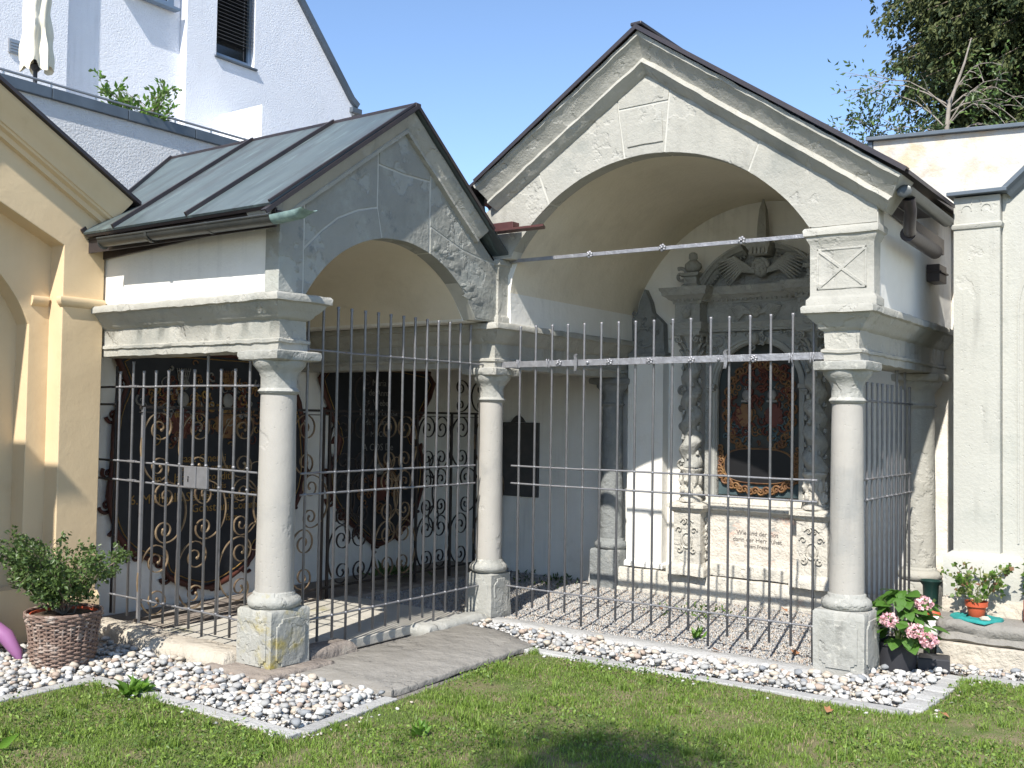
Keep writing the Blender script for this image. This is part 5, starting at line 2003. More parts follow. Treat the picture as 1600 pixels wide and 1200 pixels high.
# roof edge strip
g = Geo()
g.sweep([(2.0, zt(2.0) + .02), (5.02, zt(5.02) + .02), (5.16, 6.86)], [(-.04, -.7), (-.04, .07), (.06, .07), (.06, -.7)], step=1, fn=FX(-6.84))
g.box(-7.4, -6.76, 5.0, 5.22, 6.72, 6.80)
g.build('roof_edge', M['coping'], wb)
g = Geo()
g.box(-7.1, -6.72, .3, 1.55, 7.30, 8.6)
g = Geo()
g.box(-6.99, -6.95, .85, 1.52, 7.42, 9.0)
up = g.build('upper_window', M['glass'], wb)
g = Geo()
g.box(-6.955, -6.93, .80, 1.56, 7.36, 7.42)
g.box(-6.955, -6.93, 1.46, 1.56, 7.42, 9.0)
g.box(-6.98, -6.86, .72, 1.62, 7.32, 7.355)
g.build('window_frame', M['bluegrey'], wb)
# terrace screen wall catching the sun
g = Geo()
g.box(-6.84, -5.9, 2.33, 2.5, 4.9, 6.0)
g.build('screen_wall', M['render'], wb)
g = Geo()
g.box(-6.859, -6.835, -.84, -.62, 5.98, 6.16)
g.build('vent_plate', M['steel'], wb, bevel=.006)
for k in range(4):
    Geo().box(-6.834, -6.822, -.82, -.64, 6.0 + k * .037, 6.018 + k * .037).build('vent_louvre', M['steel'], wb)

# terrace parapet
tp = thing('terrace_parapet', 'coarse white roughcast terrace wall with grey sheet coping and tube rail', 'parapet', (-4.6, -.7, G))
g = Geo()
g.box(-4.75, -4.5, -7, 1.0, G, 4.80)
g.build('wall', M['render2'], tp)
for k in range(9):
    y = -6.9 + k * .88
    g = Geo()
    g.box(-4.80, -4.455, y, y + .873, 4.79, 4.905)
    g.build('coping_sheet', M['coping'], tp, bevel=.006)
g = Geo()
g.tube([(-4.52, -7, 4.965), (-4.52, 1.0, 4.965)], .014, 8)
g.build('tube_rail', M['steel'], tp, smooth=60)
for k in range(16):
    y = -6.6 + k * .5
    Geo().tube([(-4.52, y, 4.90), (-4.52, y, 4.98)], .010, 8).build('rail_clip', M['steel'], tp)
g = Geo()
g.box(-6.9, -4.75, -7, 3, 4.6, 4.7)
g.build('terrace_floor', M['slabfloor'], tp)

# closed parasol
ps = thing('closed_parasol', 'folded cream parasol tied up on the terrace of the white house', 'parasol', (-5.2, -1.4, 4.7))
PX, PY = -5.2, -1.40
Geo().tube([(PX, PY, 4.7), (PX, PY, 7.0)], .022, 10).build('pole', M['darkplastic'], ps, smooth=60)
n, m_ = 40, 40
V, F = [], []
for j in range(m_ + 1):
    z = 5.36 + (6.9 - 5.36) * j / m_
    t = j / m_
    r0 = .085 * (1 - t) ** .7 + .055
    if .52 < t < .60:
        r0 *= .72
    for k in range(n):
        a = 2 * PI * k / n
        fold = 1 + .28 * math.sin(a * 7 + 2 * noise.noise(Vector((0, 0, z * 3)))) * (1 - t * .5) + .25 * noise.noise(Vector((math.cos(a) * 2, math.sin(a) * 2, z * 5)))
        zz = z - (.10 * (0.5 + .5 * math.sin(a * 5 + 1)) if j == 0 else 0)
        V.append((PX + r0 * fold * math.cos(a), PY + r0 * fold * math.sin(a), zz))
for j in range(m_):
    for k in range(n):
        F.append((j * n + k, j * n + (k + 1) % n, (j + 1) * n + (k + 1) % n, (j + 1) * n + k))
emit('canopy', V, F, M['cloth_cream'], ps, smooth=70)
g = Geo()
g.lathe([(.03, 5.28), (.045, 5.30), (.05, 5.34), (.03, 5.36)], (PX, PY, 0), 14)
g.tube([(PX - .07, PY, 5.33), (PX + .07, PY, 5.33)], .01, 6)
g.build('slide_hub', M['darkplastic'], ps, smooth=50)


# ================================================================== VEGETATION
def leaf_cloud(P, Nrm, size, aspect=.5, fold=.25, jitter=.35):
    """P (n,3) leaf bases, Nrm (n,3) growth directions; two-triangle folded leaves"""
    n = len(P)
    d = Nrm + rng.normal(0, jitter, (n, 3))
    d /= np.linalg.norm(d, axis=1)[:, None] + 1e-9
    r = rng.normal(0, 1, (n, 3))
    s = np.cross(d, r)
    s /= np.linalg.norm(s, axis=1)[:, None] + 1e-9
    up = np.cross(s, d)
    L = (size * rng.uniform(.65, 1.25, n))[:, None]
    b = P
    tip = P + d * L
    mid = P + d * L * .5 + up * L * fold * .3
    l = mid + s * L * aspect * .5 + up * L * fold * .4
    rr = mid - s * L * aspect * .5 + up * L * fold * .4
    V = np.stack([b, l, tip, rr], 1).reshape(-1, 3)
    F = (np.array([(0, 1, 2), (0, 2, 3)])[None] + (np.arange(n) * 4)[:, None, None]).reshape(-1, 3)
    return V, F


def leaves(name, parts, mats, parent):
    Vs, Fs, Ms = [], [], []
    o = 0
    for (V, F, mi) in parts:
        Vs.append(V)
        Fs.append(F + o)
        Ms.append(np.full(len(F), mi) if np.isscalar(mi) else np.repeat(mi, len(F) // len(mi)))
        o += len(V)
    ob = np_mesh(name, np.concatenate(Vs), np.concatenate(Fs), mats, np.concatenate(Ms), parent)
    ob['kind'] = 'stuff'
    return ob


def branchy(base, n, spread, height, seed, r=.008, sub=4, droop=0.0, up=1.0):
    """returns list of twig polylines"""
    rd = random.Random(seed)
    tw = []
    for i in range(n):
        a = rd.uniform(0, 2 * PI)
        h = height * rd.uniform(.6, 1)
        sp = spread * rd.uniform(.3, 1)
        p = Vector(base)
        pts = [p.copy()]
        k = 6
        for j in range(k):
            t = (j + 1) / k
            q = Vector(base) + Vector((math.cos(a) * sp * t ** .8, math.sin(a) * sp * t ** .8, h * up * t - droop * t * t))
            q += Vector((rd.gauss(0, 1), rd.gauss(0, 1), rd.gauss(0, 1))) * spread * .05
            pts.append(q)
        tw.append((pts, r))
        for s in range(sub):
            j = rd.randint(2, k)
            p0 = pts[j]
            a2 = a + rd.uniform(-1.5, 1.5)
            L = spread * rd.uniform(.25, .5)
            q = [p0 + Vector((math.cos(a2) * L * t, math.sin(a2) * L * t, L * rd.uniform(.2, .9) * t - droop * t * .3)) for t in (0, .35, .7, 1)]
            tw.append((q, r * .5))
    return tw


def pts_along(tw, per, jit, tmin=.35):
    P, Dn = [], []
    for pts, r in tw:
        L = len(pts) - 1
        for _ in range(per):
            t = rng.uniform(tmin, 1) * L
            i = min(int(t), L - 1)
            p = pts[i].lerp(pts[i + 1], t - i)
            d = (pts[i + 1] - pts[i]).normalized()
            P.append(tuple(p + Vector(rng.normal(0, jit, 3))))
            Dn.append(tuple(d))
    return np.array(P), np.array(Dn)


# wicker basket with its box-like shrub
bx_, by_ = -1.17, -3.30
bk = thing('wicker_basket', 'round brown wicker basket planter on pebbles beside the yellow chapel', 'basket', (bx_, by_, G))
for j in range(24):
    z = G + .02 + j * .0148
    r = .185 + .055 * (j / 23) + .008 * math.sin(j * .3)
    g = Geo()
    pts = []
    for q in range(97):
        a = 2 * PI * q / 96
        rr = r + .009 * math.sin(a * 14 + (j % 2) * PI) + random.uniform(-.0015, .0015)
        pts.append((bx_ + rr * math.cos(a), by_ + rr * math.sin(a), z + .002 * math.sin(a * 5 + j)))
    g.tube(pts, .0082, 5, cap=False)
    g.build('wicker_strand', M['wicker'], bk, smooth=60)
for k in range(28):
    a = 2 * PI * (k + .5) / 28
    Geo().tube([(bx_ + .187 * math.cos(a), by_ + .187 * math.sin(a), G), (bx_ + .243 * math.cos(a), by_ + .243 * math.sin(a), G + .375)], .007, 6).build('stake', M['wicker'], bk)
for j in range(3):
    g = Geo()
    g.tube([(bx_ + (.245 + .006 * math.sin(q * .9 + j * 2.1)) * math.cos(2 * PI * q / 60), by_ + (.245 + .006 * math.sin(q * .9 + j * 2.1)) * math.sin(2 * PI * q / 60), G + .375 + .006 * math.cos(q * .9 + j * 2.1)) for q in range(61)], .007, 6, cap=False)
    g.build('rim_strand', M['wicker'], bk, smooth=60)
g = Geo()
g.lathe([(.17, G + .01), (.218, G + .345), (.22, G + .368), (.212, G + .368), (.206, G + .34)], (bx_, by_, 0), 28)
g.build('inner_pot', M['terracotta'], bk, smooth=50)
g = Geo()
g.lathe([(.0, G + .35), (.205, G + .352)][::-1], (bx_, by_, 0), 24)
g.build('soil', M['soil'], bk)
sh = thing('potted_shrub', 'small-leaved green shrub growing loosely out of the wicker basket', 'shrub', (bx_, by_, G + .35))
tw = branchy((bx_, by_, G + .35), 22, .37, .46, 5, .006, 6)
g = Geo()
for pts, r in tw:
    g.tube(pts, [r * (1 - .7 * i / (len(pts) - 1)) for i in range(len(pts))], 5)
g.build('branches', M['bark'], sh, smooth=60)
P, Dn = pts_along(tw, 30, .02, .3)
V, F = leaf_cloud(P, Dn, .036, .62, jitter=.8)
V2, F2 = leaf_cloud(P[::3] + .01, Dn[::3], .026, .62, jitter=.8)
leaves('foliage', [(V, F, 0), (V2, F2, 1)], [M['leaf'], M['leaf2']], sh)

# purple can beside it
pc_ = thing('watering_can', 'curved purple plastic watering can behind the wicker basket at the left edge', 'watering can', (-1.66, -3.50, G))
g = Geo()
g.lathe([(.10, G + .005), (.12, G + .02), (.125, G + .16), (.10, G + .20), (.06, G + .22)], (-1.85, -3.62, 0), 20)
g.build('body', M['purple'], pc_, smooth=50)
g = Geo()
g.tube([(-1.83, -3.60, G + .28), (-1.72, -3.54, G + .25), (-1.60, -3.47, G + .17), (-1.52, -3.43, G + .06), (-1.50, -3.42, G + .01)], [.05, .06, .055, .038, .018], 12)
g.build('handle', M['purple'], pc_, smooth=60)

# shrub behind the terrace parapet
ts = thing('terrace_shrub', 'bright green shrub peeking over the terrace parapet of the white house', 'shrub', (-4.9, -.25, 4.7))
tw = branchy((-4.72, -.45, 4.72), 9, .34, .55, 12, .008, 4)
tw += branchy((-4.72, -.38, 4.80), 4, .62, .45, 31, .006, 4)
g = Geo()
for pts, r in tw:
    g.tube(pts, [r * (1 - .7 * i / (len(pts) - 1)) for i in range(len(pts))], 5)
g.build('branches', M['bark'], ts, smooth=60)
P, Dn = pts_along(tw, 11, .02, .35)
V, F = leaf_cloud(P, Dn, .085, .42, jitter=.6)
leaves('foliage', [(V, F, rng.integers(0, 2, len(P)))], [M['leafb'], M['leaf2']], ts)

# conifer, top right
cf = thing('conifer_tree', 'tall dark conifer with olive drooping sprays at the upper right corner', 'tree', (3.2, 13, G))
g = Geo()
g.tube([(3.2, 13, G), (3.25, 13, 5), (3.2, 13.1, 10), (3.2, 13, 16)], [.35, .3, .22, .08], 12)
g.build('trunk', M['bark'], cf, smooth=60)
rt = random.Random(4)
P, Dn, TP = [], [], []
g = Geo()
for i in range(900):
    z = rt.uniform(6.0, 11.0)
    a = rt.uniform(-PI, PI)
    if math.sin(a) > .35 or math.cos(a) > .75:
        continue
    Rm = 3.55 if z > 7.6 else 3.55 - (7.6 - z) * .9
    L = Rm * rt.uniform(.55, 1.0) * (1 + .12 * noise.noise(Vector((a * 2, z * .8, 1))))
    p0 = Vector((3.2, 13, z + .4))
    tipd = Vector((math.cos(a), math.sin(a), 0))
    mid = p0 + tipd * L * .6 + Vector((0, 0, .15))
    end = p0 + tipd * L + Vector((0, 0, -.45))
    g.tube([p0, mid, end], [.035, .02, .006], 4)
    for q in range(44):
        t = rt.uniform(.45, 1.0)
        c = (p0.lerp(mid, t * 1.6) if t < .6 else mid.lerp(end, (t - .6) / .4))
        wd = .42 * (1.15 - t) + .10
        c = c + Vector((rt.gauss(0, wd * .6), rt.gauss(0, wd * .6), -abs(rt.gauss(0, .16))))
        for w_ in range(10):
            P.append(tuple(c + Vector((rt.gauss(0, .045), rt.gauss(0, .045), rt.gauss(0, .06)))))
            Dn.append((tipd.x * .5, tipd.y * .5, -.9))
            TP.append(1 if (t > .72 and rt.random() < .62) or rt.random() < .12 else 0)
g.build('branches', M['bark'], cf)
P, Dn, TP = np.array(P), np.array(Dn), np.array(TP)
k = (P[:, 0] < 5.2)
V, F = leaf_cloud(P[k], Dn[k], .105, .48, jitter=.6)
leaves('crown', [(V, F, TP[k])], [M['conif1'], M['conif2']], cf)
# low leafy shrub left of it, rising over the wall
hb = thing('broadleaf_shrub', 'airy small-leaved shrub rising above the high wall left of the conifer', 'shrub', (.8, 6.5, G))
tw = branchy((1.55, 6.6, 3.6), 15, 1.15, 1.85, 8, .018, 6)
tw += [([Vector((1.1, 6.6, 3.9)), Vector((.75, 6.6, 4.8)), Vector((.50, 6.55, 5.5))], .012), ([Vector((1.0, 6.6, 3.9)), Vector((.45, 6.6, 4.6)), Vector((.15, 6.6, 4.95))], .012)]
g = Geo()
for pts, r in tw:
    g.tube(pts, [r * (1 - .7 * i / (len(pts) - 1)) for i in range(len(pts))], 5)
g.tube([(1.55, 6.6, G), (1.55, 6.6, 3.7)], [.06, .04], 8)
g.build('branches', M['bark'], hb, smooth=60)
P, Dn = pts_along(tw, 62, .06, .3)
V, F = leaf_cloud(P, Dn, .075, .38, jitter=.7)
leaves('foliage', [(V, F, rng.integers(0, 2, len(P)))], [M['leaf'], M['conif1']], hb)
# bare pale branches
bt = thing('bare_tree', 'half-bare tree with pale forking branches in front of the conifer', 'tree', (2.35, 6.2, G))
rt = random.Random(21)
g = Geo()
trunk = [Vector((2.42, 6.2, G)), Vector((2.45, 6.2, 3)), Vector((2.38, 6.2, 4.9)), Vector((2.44, 6.2, 5.6)), Vector((2.62, 6.2, 6.1)), Vector((2.70, 6.2, 6.4))]
g.tube(trunk, [.08, .06, .034, .026, .014, .006], 8)
g.build('trunk', M['barepale'], bt, smooth=60)
tw = []
for i in range(16):
    z = rt.uniform(4.6, 5.7)
    a = rt.choice((rt.uniform(-.5, .5), PI + rt.uniform(-.5, .5)))
    L = rt.uniform(.5, 1.35)
    p0 = Vector((2.42, 6.2, z))
    dirv = Vector((math.cos(a), math.sin(a), rt.uniform(-.1, .6)))
    pts = [p0 + dirv * L * t + Vector((0, 0, .22 * math.sin(t * PI) - .35 * t * t * (i % 2))) for t in (0, .2, .4, .6, .8, 1)]
    tw.append((pts, .010))
    for s in range(4):
        j = rt.randint(1, 4)
        d2 = (dirv + Vector((rt.gauss(0, .5), rt.gauss(0, .5), rt.uniform(-.9, .6)))).normalized()
        l2 = L * rt.uniform(.25, .5)
        tw.append(([pts[j] + d2 * l2 * t + Vector((0, 0, -.12 * t * t)) for t in (0, .35, .7, 1)], .006))
g = Geo()
for pts, r in tw:
    g.tube(pts, [r * (1 - .7 * i / (len(pts) - 1)) for i in range(len(pts))], 5)
g.build('branches', M['barepale'], bt, smooth=60)
P, Dn = pts_along(tw, 9, .12, .3)
V, F = leaf_cloud(P, Dn, .08, .4, jitter=.8)
leaves('foliage', [(V, F, rng.integers(0, 2, len(P)))], [M['leaf2'], M['leaf']], bt)

# tree behind the camera whose branch shades a patch of the lawn
bh = thing('overhanging_tree', 'leafy tree behind the viewer, its branch shading the lawn', 'tree', (5.3, -14.5, G))
g = Geo()
g.tube([(5.3, -14.5, G), (5.4, -14.3, 4), (5.2, -13.2, 7), (4.55, -10.9, 8.3)], [.25, .2, .1, .03], 8)
g.build('trunk', M['bark'], bh, smooth=60)
c0 = np.array([4.95, -10.75, 8.3])
P = np.concatenate([rng.normal(0, 1, (1500, 3)) * np.array([.30, .22, .2]) + c0, rng.normal(0, 1, (900, 3)) * np.array([.55, .3, .3]) + c0 + np.array([.4, -.35, 0]), rng.normal(0, 1, (9000, 3)) * np.array([.9, .8, .7]) + np.array([5.4, -14.6, 8.5])])
V, F = leaf_cloud(P, np.tile([0, 0, -1.], (len(P), 1)), .09, .6, jitter=.9)
leaves('crown', [(V, F, 0)], [M['leaf']], bh)


# ---- hydrangea
hx, hy = 3.48, .28
hp = thing('plant_pot', 'dark grey square-rimmed plastic pot under the hydrangea', 'pot', (hx - .06, hy, G))
g = Geo()
g.lathe([(.11, G), (.125, G + .005), (.145, G + .19), (.155, G + .195), (.155, G + .215), (.14, G + .215), (.135, G + .19)], (hx - .06, hy, 0), 24)
g.build('pot', M['darkplastic'], hp, smooth=40)
g = Geo()
g.sweep([(3.56, .30), (3.76, .36), (3.72, .54), (3.52, .48)], [(0, G), (.0, G + .10), (-.01, G + .11)], closed=True, step=.1)
bxo = tag(g.build('plastic_tray', M['darkplastic'], None, smooth=40), 'low dark plastic tray half hidden right of the hydrangea pot', 'tray')
hd = thing('hydrangea', 'hydrangea with big serrated leaves and pink flower heads beside the right front column', 'plant', (hx, hy, G + .2))


def big_leaf_mesh():
    n = 7
    V, F = [], []
    for i in range(n + 1):
        t = i / n
        w_ = .42 * math.sin(PI * min(1, t ** .75)) ** .8 * (1 - .15 * t)
        dz = -.25 * t * t
        ser = .02 * (i % 2)
        V += [(-(w_ + ser), t, dz + .10 * w_), (-w_ * .5, t, dz + .085 * w_ + .015 * (i % 2)), (0, t, dz), (w_ * .5, t, dz + .085 * w_ + .015 * (i % 2)), (w_ + ser, t, dz + .10 * w_)]
    for i in range(n):
        for k in range(4):
            F.append((i * 5 + k, i * 5 + k + 1, i * 5 + 6 + k, i * 5 + 5 + k))
    me = bpy.data.meshes.new('leaf')
    me.from_pydata(V, [], F)
    me.polygons.foreach_set('use_smooth', [True] * len(me.polygons))
    me.materials.append(M['hyd'])
    return me


blm = big_leaf_mesh()
rh = random.Random(2)
g = Geo()
for i in range(9):
    a = rh.uniform(0, 6.28)
    g.tube([(hx - .05, hy, G + .18), (hx + .1 * math.cos(a), hy + .1 * math.sin(a), G + .38), (hx + .2 * math.cos(a), hy + .2 * math.sin(a), G + .52)], .006, 5)
g.build('stems', M['leaf'], hd)
for i in range(150):
    a = rh.uniform(0, 2 * PI)
    el = rh.uniform(-.7, 1.25)
    r = rh.uniform(.08, .21)
    c = Vector((hx - .02 + r * math.cos(a) * math.cos(el), hy + r * math.sin(a) * math.cos(el), G + .36 + .20 * math.sin(el) + rh.uniform(-.02, .04)))
    dirv = Vector((math.cos(a), math.sin(a), rh.uniform(-.7, .25)))
    up = Vector((math.cos(a) * .5, math.sin(a) * .5, 1)) + Vector((rh.gauss(0, .3), rh.gauss(0, .3), 0))
    y = dirv.normalized()
    x = y.cross(up).normalized()
    z = x.cross(y)
    s = rh.uniform(.07, .135)
    mt = Matrix((x, y, z)).transposed().to_4x4() @ Matrix.Scale(s, 4)
    mt.translation = c - hd.location
    o = bpy.data.objects.new('leaf', blm)
    COL.objects.link(o)
    o.parent = hd
    o.matrix_local = mt
for (px, py_, pz) in ((3.44, .02, .25), (3.60, .06, .19), (3.68, .10, .13), (3.62, .20, .36)):
    P = []
    for i in range(150):
        d = Vector((rh.gauss(0, 1), rh.gauss(0, 1), rh.gauss(0, 1))).normalized()
        P.append(Vector((px, py_, pz)) + Vector((d.x * .055, d.y * .055, d.z * .042)))
    P = np.array(P)
    Dn = P - np.array([px, py_, pz])
    Dn /= np.linalg.norm(Dn, axis=1)[:, None]
    side = np.cross(Dn, rng.normal(0, 1, Dn.shape))
    V, F = leaf_cloud(P, side, .026, .9, jitter=.3)
    leaves('flower_head', [(V, F, rng.integers(0, 2, len(P)))], [M['pink'], M['palepink']], hd)

# ---- grave vase, lantern, red pot
gv = thing('grave_vase', 'dark green plastic grave vase with flared rim beside the hydrangea', 'vase', (3.43, 1.2, .15))
sill_stone(3.36, 3.495, 1.08, 1.40, .125, M['paving'], 7, stp, 'rough_block')
g = Geo()
g.lathe([(.045, .13), (.05, .135), (.056, .26), (.06, .34), (.085, .372), (.088, .38), (.075, .378), (.05, .345), (.045, .30)], (3.43, 1.2, 0), 24)
g.build('vessel', M['greenplastic'], gv, smooth=50)
ln = thing('grave_lantern', 'white and red grave light hidden behind the hydrangea flowers', 'grave light', (3.52, .80, .0))
g = Geo()
g.lathe([(.05, .02), (.06, .03), (.062, .17), (.05, .19)], (3.54, .80, 0), 18)
g.build('body', mat('white_plastic', (.75, .75, .72), None, rough=.4), ln, smooth=50)
g = Geo()
g.lathe([(.055, .185), (.058, .19), (.05, .215), (.02, .23)], (3.54, .80, 0), 18)
g.build('lid', M['terracotta'], ln, smooth=50)
rx, ry = 3.83, .86
rpot = thing('flower_pot', 'orange-red plastic flower pot standing on a turquoise cloth on the right step', 'pot', (rx, ry, .19))
g = Geo()
g.lathe([(.050, .193), (.054, .197), (.066, .272), (.078, .275), (.080, .31), (.074, .31), (.068, .28)], (rx, ry, 0), 28)
g.build('pot', M['terracotta'], rpot, smooth=40)
g = Geo()
g.lathe([(.070, .288), (.001, .295)], (rx, ry, 0), 20)
g.build('soil', M['soil'], rpot)
g = Geo()
V, F = [], []
n, m_ = 26, 10
for j in range(m_ + 1):
    for k in range(n):
        a = 2 * PI * k / n
        r = (.055 + .10 * j / m_) * (1 + .22 * noise.noise(Vector((math.cos(a) * 1.5, math.sin(a) * 1.5, 3))) * j / m_ * 2)
        z = .192 + .012 * abs(noise.noise(Vector((r * math.cos(a) * 25, r * math.sin(a) * 25, 0)))) * 2 - .02 * (j == m_)
        V.append((rx + r * 1.25 * math.cos(a), ry - .01 + r * .9 * math.sin(a), z))
for j in range(m_):
    for k in range(n):
        F.append((j * n + k, j * n + (k + 1) % n, (j + 1) * n + (k + 1) % n, (j + 1) * n + k))
cl = tag(emit('cloth', V, F, M['turq'], None, smooth=60), 'crumpled turquoise cloth spread under the orange-red flower pot', 'cloth')
s_ = cl.modifiers.new('thick', 'SOLIDIFY')
s_.thickness = .003
g = Geo()
g.blob((3.91, .76, .205), (.040, .025, .020), 10, 7, .5, 4)
tag(g.build('stone', M['sill'], None, smooth=70), 'rounded stone weighing down the front of the turquoise cloth', 'stone')
gp = thing('geranium', 'sparse geranium with yellowing leaves in the orange-red pot', 'plant', (rx, ry, .29))
tw = branchy((rx, ry, .29), 13, .20, .27, 14, .004, 3)
g = Geo()
for pts, r in tw:
    g.tube(pts, r * .7, 5)
g.build('stems', M['drygreen'], gp, smooth=60)
P, Dn = pts_along(tw, 5, .012, .45)
V, F = leaf_cloud(P, Dn, .042, .85, jitter=.9)
leaves('foliage', [(V, F, rng.choice(4, len(P), p=[.45, .2, .25, .1]))], [M['leaf2'], M['leafb'], M['drygreen'], M['reddry']], gp)
# plant and red light at the right photo edge
ep_ = thing('grave_light', 'red grave light cut off by the right photo edge', 'grave light', (4.14, .90, .19))
g = Geo()
g.lathe([(.04, .192), (.048, .20), (.048, .34), (.035, .37), (.02, .38)], (4.18, .92, 0), 16)
g.build('cup', M['terracotta'], ep_, smooth=50)
ep3 = thing('ivy_plant', 'small leafy plant at the right photo edge above the red grave light', 'plant', (4.14, .98, .19))
tw = branchy((4.24, .98, .20), 9, .10, .50, 19, .004, 4)
P, Dn = pts_along(tw, 12, .02, .2)
V, F = leaf_cloud(P, Dn, .05, .7, jitter=.9)
g = Geo()
for pts, r in tw:
    g.tube(pts, r * .7, 5)
g.build('stems', M['leaf'], ep3)
leaves('foliage', [(V, F, rng.integers(0, 2, len(P)))], [M['leafb'], M['leaf2']], ep3)


# ---- weeds and small plants
def rosette_plant(name, label, x, y, z, n, size, m, spread=.06, upb=.6, cat='weed'):
    t = thing(name, label, cat, (x, y, z))
    a = rng.uniform(0, 2 * PI, n)
    P = np.stack([x + rng.normal(0, spread * .4, n), y + rng.normal(0, spread * .4, n), np.full(n, z)], 1)
    Dn = np.stack([np.cos(a), np.sin(a), np.full(n, upb)], 1)
    V, F = leaf_cloud(P, Dn, size, .32, jitter=.25)
    leaves('leaves', [(V, F, 0)], [m], t)


rosette_plant('dandelion', 'bright dandelion rosette at the lawn edge near the left pebble bed', -.16, -3.45, G + .005, 34, .13, M['leafb'])
rosette_plant('dandelion', 'broad dandelion clump in the bottom left corner of the lawn', .05, -4.62, G + .005, 50, .13, M['leafb'], .25)
rosette_plant('weed', 'light green weed in the lawn right of the pebble corner', 1.75, -2.95, G + .005, 16, .085, M['leafb'], .05, .9)
rosette_plant('weed', 'tufted weed sprouting from the gravel inside the right chapel', 1.85, .32, G + .01, 22, .10, M['leafb'], .05, 1.2)
rosette_plant('creeper', 'green and yellow creeper growing from the gravel at the foot of the altar', 1.35, 1.35, G + .01, 60, .06, M['leaf2'], .5, .6, 'creeper')
rosette_plant('creeper', 'leafy creeper along the foot of the far wall behind the middle column', -.75, 2.05, G + .01, 110, .06, M['leaf'], .75, .9, 'creeper')
rosette_plant('fern', 'small fern at the corner behind the dark inner grille', -1.9, .9, -.08, 60, .12, M['leaf'], .30, 1.2, 'fern')


def dry_leaf(x, y, z, lab, rot, s=.05):
    V = [(0, -.5, 0), (-.28, -.15, .06), (-.42, .2, .14), (-.15, .3, .05), (0, .6, .12), (.18, .28, .04), (.42, .15, .15), (.25, -.2, .05), (0, 0, .0)]
    F = [(8, 0, 1), (8, 1, 2), (8, 2, 3), (8, 3, 4), (8, 4, 5), (8, 5, 6), (8, 6, 7), (8, 7, 0)]
    o = emit('fallen_leaf', [(a * s, b * s, c * s) for a, b, c in V], F, M['brownleaf'])
    o.location = (x, y, z)
    o.rotation_euler = (.2, .25, rot)
    tag(o, lab, 'leaf', 'dry leaves fallen on the gravel and lawn')


dry_leaf(2.05, 1.72, G + .06, 'dry orange leaf standing against the altar step below the inscription', 1.0, .09)
dry_leaf(.05, 1.72, G + .02, 'dry orange leaf on the gravel before the back left column', 2.1, .08)
dry_leaf(2.68, .28, G + .02, 'dry orange leaf on the gravel near the right front column', .4, .09)
dry_leaf(2.33, .16, G + .02, 'pale orange leaf on the gravel in the middle of the right railing', 3.0, .08)
dry_leaf(2.22, -.12, G + .045, 'large curled orange leaf on the kerb under the right railing', 1.9, .09)
dry_leaf(3.40, -1.12, G + .03, 'brown leaf on the lawn below the right front column', .2, .07)
dry_leaf(3.98, -.78, G + .03, 'brown leaf on the lawn below the corner of the right edging', 1.2, .08)
dry_leaf(2.72, -1.60, G + .03, 'yellow-brown leaf on the middle of the lawn', 2.7, .05)
dry_leaf(.62, -2.95, G + .045, 'small brown leaf lying on the pebbles in front of the left column', 1.4, .05)
dry_leaf(-.35, -3.05, G + .045, 'small brown leaf on the pebbles below the sill stones', 2.4, .05)
dry_leaf(1.05, 1.25, G + .02, 'dry leaf on the gravel left of the creeper', .9, .06)


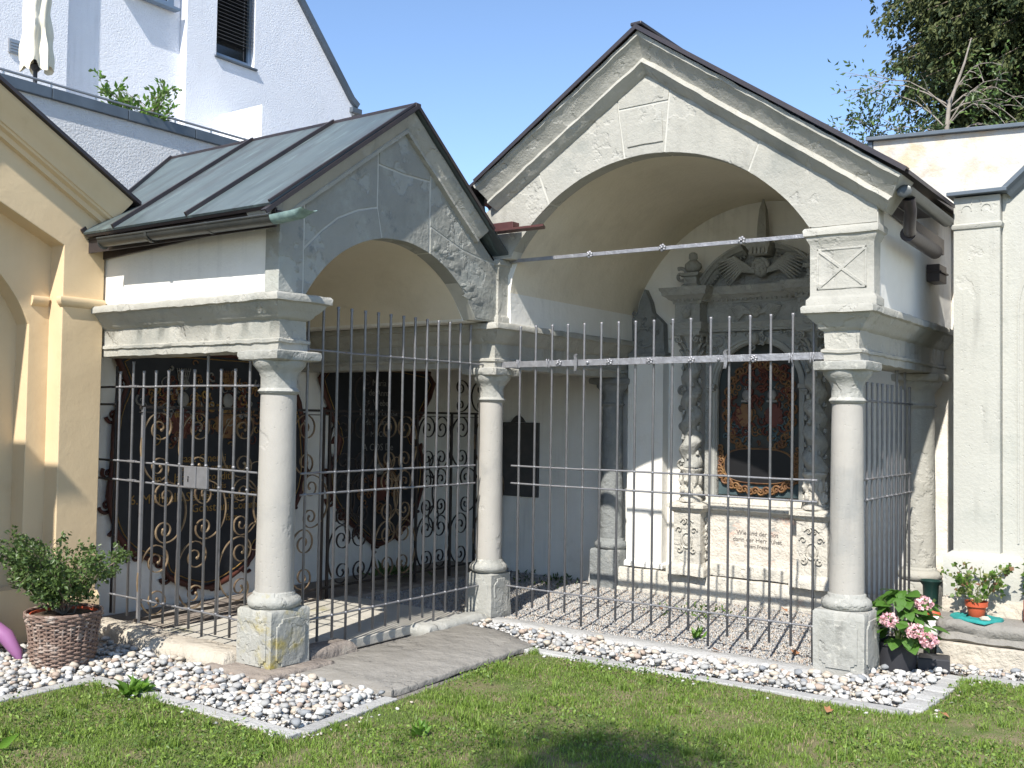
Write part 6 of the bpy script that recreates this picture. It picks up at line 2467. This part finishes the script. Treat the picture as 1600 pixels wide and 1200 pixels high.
# ================================================================== GRASS
def grass():
    cam = np.array([5.459, -7.281])
    n = 420000
    x = rng.uniform(-.6, 6.2, n)
    y = rng.uniform(-5.6, .40, n)
    k = in_poly(x, y, LAWN)
    x, y = x[k], y[k]
    # keep what the camera could plausibly see, a little wider than the frame
    dx, dy = x - cam[0], y - cam[1]
    ang = np.arctan2(dx, dy) + .6234
    dist = np.hypot(dx, dy)
    k = (np.abs(ang) < .56) & (dist > 3.6)
    x, y, dist = x[k], y[k], dist[k]
    pn = vnoise(x, y, 1.6)
    pn2 = vnoise(x + 9, y, 5.0)
    bare = (pn2 + .5 * pn) > .42
    k = ~(bare & (rng.random(len(x)) < .75))
    x, y, pn, pn2 = x[k], y[k], pn[k], pn2[k]
    x = x + rng.normal(0, .02, len(x))
    y = y + rng.normal(0, .02, len(y))
    # longer tufts
    tx, ty = rng.uniform(-.6, 6, 260), rng.uniform(-5.4, .35, 260)
    kk = in_poly(tx, ty, LAWN)
    tx, ty = tx[kk], ty[kk]
    m_ = 70
    qx = (tx[:, None] + rng.normal(0, .022, (len(tx), m_))).ravel()
    qy = (ty[:, None] + rng.normal(0, .022, (len(tx), m_))).ravel()
    n_short = len(x)
    x, y = np.concatenate([x, qx]), np.concatenate([y, qy])
    pn, pn2 = np.concatenate([pn, np.full(len(qx), .25)]), np.concatenate([pn2, np.zeros(len(qx))])
    n = len(x)
    tall = np.where(np.arange(n) >= n_short, 2.1, 1.0)
    h = tall * rng.uniform(.010, .030, n) * (1 + .9 * pn) * np.where(rng.random(n) < .03, 1.9, 1)
    wd = rng.uniform(.0016, .0034, n)
    a = rng.uniform(0, 2 * PI, n)
    lean = rng.uniform(.1, .9, n)
    la = rng.uniform(0, 2 * PI, n)
    sx_, sy_ = np.cos(a) * wd, np.sin(a) * wd
    z0 = np.full(n, G - .004)
    V = np.zeros((n, 5, 3))
    V[:, 0] = np.stack([x - sx_, y - sy_, z0], 1)
    V[:, 1] = np.stack([x + sx_, y + sy_, z0], 1)
    mx, my = x + np.cos(la) * lean * h * .35, y + np.sin(la) * lean * h * .35
    V[:, 2] = np.stack([mx + sx_ * .8, my + sy_ * .8, z0 + h * .6], 1)
    V[:, 3] = np.stack([mx - sx_ * .8, my - sy_ * .8, z0 + h * .6], 1)
    V[:, 4] = np.stack([x + np.cos(la) * lean * h, y + np.sin(la) * lean * h, z0 + h * (1.02 - .3 * lean)], 1)
    F = (np.array([(0, 1, 2), (0, 2, 3), (3, 2, 4)])[None] + (np.arange(n) * 5)[:, None, None]).reshape(-1, 3)
    r = rng.random(n)
    mi = np.where(r < .50 + pn * .5, 0, 1)
    mi = np.where(rng.random(n) < .05 + .20 * (pn2 > .25), 2, mi)
    o = np_mesh('grass', V.reshape(-1, 3), F, [M['grass1'], M['grass2'], M['grass3']], np.repeat(mi, 3))
    o['kind'] = 'stuff'
    # clover and small broad leaves
    n = 60000
    x = rng.uniform(-.6, 6.2, n)
    y = rng.uniform(-5.6, .40, n)
    k = in_poly(x, y, LAWN)
    x, y = x[k], y[k]
    ang = np.arctan2(x - cam[0], y - cam[1]) + .6234
    q = vnoise(x + 4, y + 2, 1.4) + .35 * (x < 1.2) + .3 * (x > 3.7)
    k = (q > .10) & (np.abs(ang) < .56) & (rng.random(len(x)) < .55)
    x, y = x[k], y[k]
    P = np.stack([x, y, np.full(len(x), G + .014) + rng.uniform(0, .02, len(x))], 1)
    al = rng.uniform(0, 2 * PI, len(x))
    V, F = leaf_cloud(P, np.stack([np.cos(al), np.sin(al), np.full(len(x), .35)], 1), .024, .62, jitter=.5)
    leaves('clover', [(V, F, rng.integers(0, 2, len(x)))], [M['leaf2'], M['grass1']], None)


grass()


# fine carving, small print and repeated beads that cannot be told apart singly
for o in bpy.data.objects:
    if o.type == 'MESH' and o.parent and o.name.split('.')[0] in (
            'mantling', 'egg_moulding', 'inscription', 'side_volutes', 'red_mantling', 'blue_mantling', 'ochre_mantling', 'pale_mantling', 'carved_frame',
            'gilt_edge', 'acanthus_wreath', 'spandrel_carving', 'cartouche', 'vine', 'worn_relief', 'carved_foliage', 'painted_crest', 'stems', 'branches',
            'scalloped_frame', 'oval_carving', 'cross_panel', 'leaf_capital', 'carved_keystone', 'impost_moulding'):
        o['kind'] = 'stuff'
